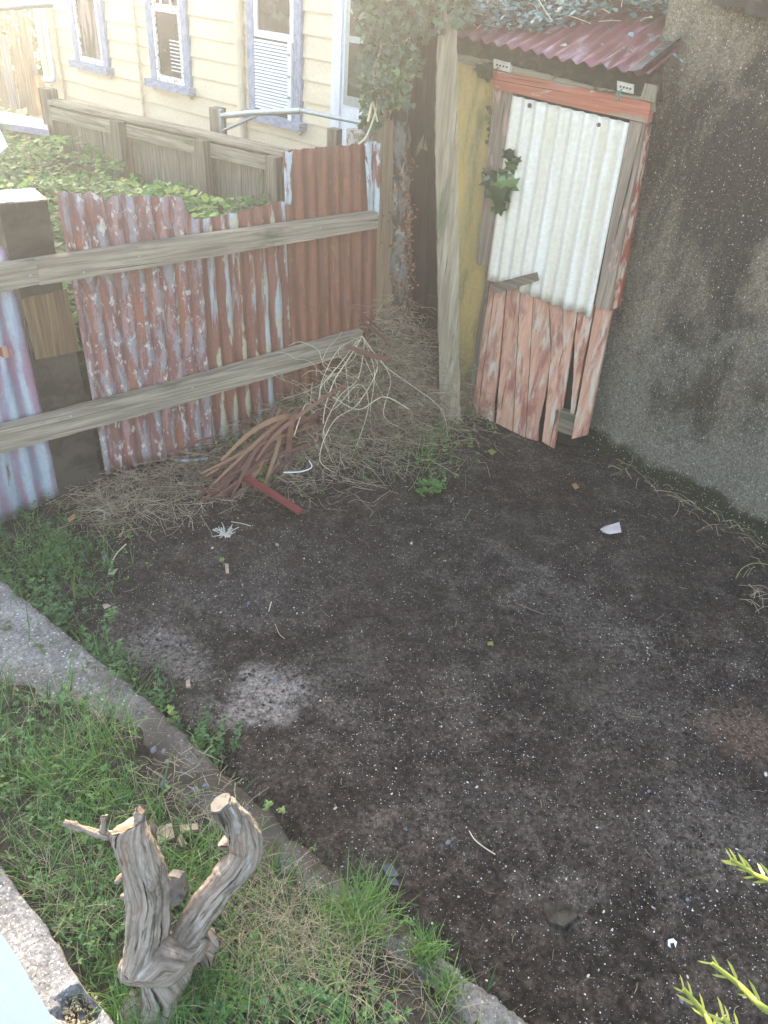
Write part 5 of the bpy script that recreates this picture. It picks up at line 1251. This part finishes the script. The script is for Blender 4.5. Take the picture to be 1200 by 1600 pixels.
flatpiece('wood_offcut', [(281, 1289), (309, 1286), (309, 1296), (282, 1298)], KZ + .05, M_ply, 'narrow pale timber offcut right of the square one', 'offcut', .012)
flatpiece('wood_offcut', [(276, 1307), (283, 1303), (292, 1318), (284, 1322)], KZ + .045, M_ply, 'small pale timber chip below the two offcuts', 'offcut', .01)
flatpiece('wood_chip', [(290, 1064), (296, 1061), (298, 1072), (291, 1073)], .03, M_ply, 'small brown wood chip left of the pale bare patch', 'wood chip', .01)
flatpiece('plastic_ring', [(1044, 1468), (1052, 1466), (1058, 1472), (1056, 1480), (1053, 1472), (1047, 1473), (1048, 1480), (1044, 1477)], .02, M_white2, 'white curved plastic hook at the lower right of the soil', 'plastic', .004)
o = flatpiece('exposed_slab', [(848, 1412), (870, 1405), (890, 1412), (902, 1432), (880, 1447), (858, 1440), (852, 1424)], .016, M_kerb, 'dark cracked flat slab half buried in the lower soil', 'slab', .02)
o.data.materials[0] = M_tsoil
# sticks
def stick(name, pts, r_, mat, label, cat='stick'):
    q = smooth_path([g(a, b_, z_) for a, b_, z_ in pts], 5); mb = MB(); mb.tube(q, r_, 6); o = mb.build(name, mat, smooth=True); return tag(base_at(o, q[0]), label, cat)
stick('stick', [(170, 894, .02), (180, 868, .03), (197, 850, .04)], .0035, M_vine, 'curved pale stick standing out of the soil near the mussel shell')
stick('twig', [(361, 815, .02), (378, 818, .02), (392, 822, .02)], .002, M_vine, 'short pale straight twig above the white root tuft', 'twig')
stick('twig', [(733, 1298, .02), (742, 1312, .025), (758, 1325, .02), (774, 1335, .02)], .0022, M_vine, 'forked pale twig on soil in the lower middle', 'twig')
stick('twig', [(805, 942, .02), (825, 950, .02), (850, 960, .02)], .0022, M_vined, 'thin brown twig in the centre right of the soil', 'twig')
stick('twig', [(430, 975, .02), (436, 990, .02), (445, 998, .02)], .002, M_ply, 'thin tan twig left of the yard centre', 'twig')
stick('stem', [(1150, 903, .04), (1160, 888, .07), (1178, 880, .09), (1200, 882, .07)], .003, M_yshoot, 'bent yellow green stem at the foot of the wall at the right edge', 'stem')
stick('twig', [(424, 940, .02), (420, 955, .02)], .0025, M_vine, 'short upright pale twig left of the centre soil', 'twig')
# white root tuft
rt = g(352, 836, .02); mb = MB()
for i in range(34):
    d_ = rdir(); mb.tube(smooth_path([rt, rt + d_ * rnd(.01, .03) + Vector((0, 0, rnd(.005, .03))), rt + d_ * rnd(.02, .06) + rdir() * .02 + Vector((0, rnd(0, .04), rnd(0, .03)))], 3), rnd(.0015, .003), 5, .8, False)
o = mb.build('root_tuft', M_porc, smooth=True); tag(base_at(o, rt), 'tuft of white bulb roots lying on the soil left of centre', 'roots')

# ================================================================= FOREGROUND SHRUB (right, rooted off frame)
sr = Vector((1.02, .62, 0)); sh = thing('shrub', sr, 'yellow green needle leaved shrub twigs reaching in at the lower right edge', 'shrub')
mst = MB(); mlf = MB()
trunk_top = Vector((.98, .72, .95))
mst.tube(smooth_path([sr, sr + Vector((.02, .05, .4)), trunk_top], 5), rads([.016, .012, .008], 5), 8)
def twig(tip, mid, D, nl, L, seed=0):
    A = atd(*tip, D); B = atd(*mid, D + .02); path = smooth_path([trunk_top, B.lerp(trunk_top, .45) + Vector((0, 0, -.03)), B, A.lerp(B, .4), A], 8); n_ = len(path)
    mst.tube(path, [.005 - .0028 * i / (n_ - 1) for i in range(n_)], 6, .5)
    seg = path[int(n_ * .45):]
    tot = len(seg)
    for i in range(nl):
        f = i / (nl - 1); q = seg[min(tot - 1, int(f * (tot - 1)))]; d_ = (seg[min(tot - 1, int(f * (tot - 1)) + 1)] - seg[max(0, int(f * (tot - 1)) - 1)]).normalized()
        side = d_.cross(ray(1100, 1450)).normalized() * (1 if i % 2 else -1); dirn = (d_ * .8 + side * .75 + Vector((0, 0, rnd(-.1, .25)))).normalized()
        ln = L * rnd(.7, 1.1) * (1 - .35 * f); w_ = ln * .16; nn = -ray(1100, 1450) + Vector((rnd(-.3, .3), 0, rnd(-.2, .3)))
        s_ = dirn.cross(nn).normalized(); cv = side * -.12 * ln
        pts = []
        for x, y in ((0, .25), (.3, .5), (.75, .45), (1, 0), (.75, -.45), (.3, -.5), (0, -.25)): pts.append(q + dirn * x * ln + s_ * y * w_ + (d_ * .28 * ln + cv) * x * x)
        mlf.face(pts, None, min(1, max(0, .35 + .5 * f + rnd(-.2, .2))))
twig((1142, 1342), (1230, 1400), 1.05, 15, .024)
twig((1112, 1505), (1215, 1585), .95, 8, .022)
twig((1068, 1545), (1150, 1640), .95, 11, .024)
twig((1130, 1590), (1190, 1660), .90, 11, .024)
mst.build('stem', M_yshoot, sh, smooth=True); mlf.build('foliage', M_yshoot, sh)

# ================================================================= HAZE VOLUME ADDED TO STAND IN FOR LENS GLARE
bpy.ops.mesh.primitive_cube_add(size=1)
hz = bpy.context.active_object; hz.name = 'glare_haze'; hz.data.name = 'glare_haze'
hz.scale = (420, 420, 8.6); hz.location = (0, 0, 8.6 / 2 - 1.1)
tag(hz, 'thin pale veil added over the yard in place of lens glare', 'glare_haze', kind='stuff')
hm = bpy.data.materials.new('glare_haze'); hm.use_nodes = True; t = hm.node_tree; t.nodes.clear()
ou = t.nodes.new('ShaderNodeOutputMaterial'); pv_ = t.nodes.new('ShaderNodeVolumePrincipled'); t.links.new(pv_.outputs[0], ou.inputs['Volume'])
pv_.inputs['Color'].default_value = (.97, .95, .92, 1); pv_.inputs['Density'].default_value = .0165; pv_.inputs['Anisotropy'].default_value = .75
hz.data.materials.append(hm)
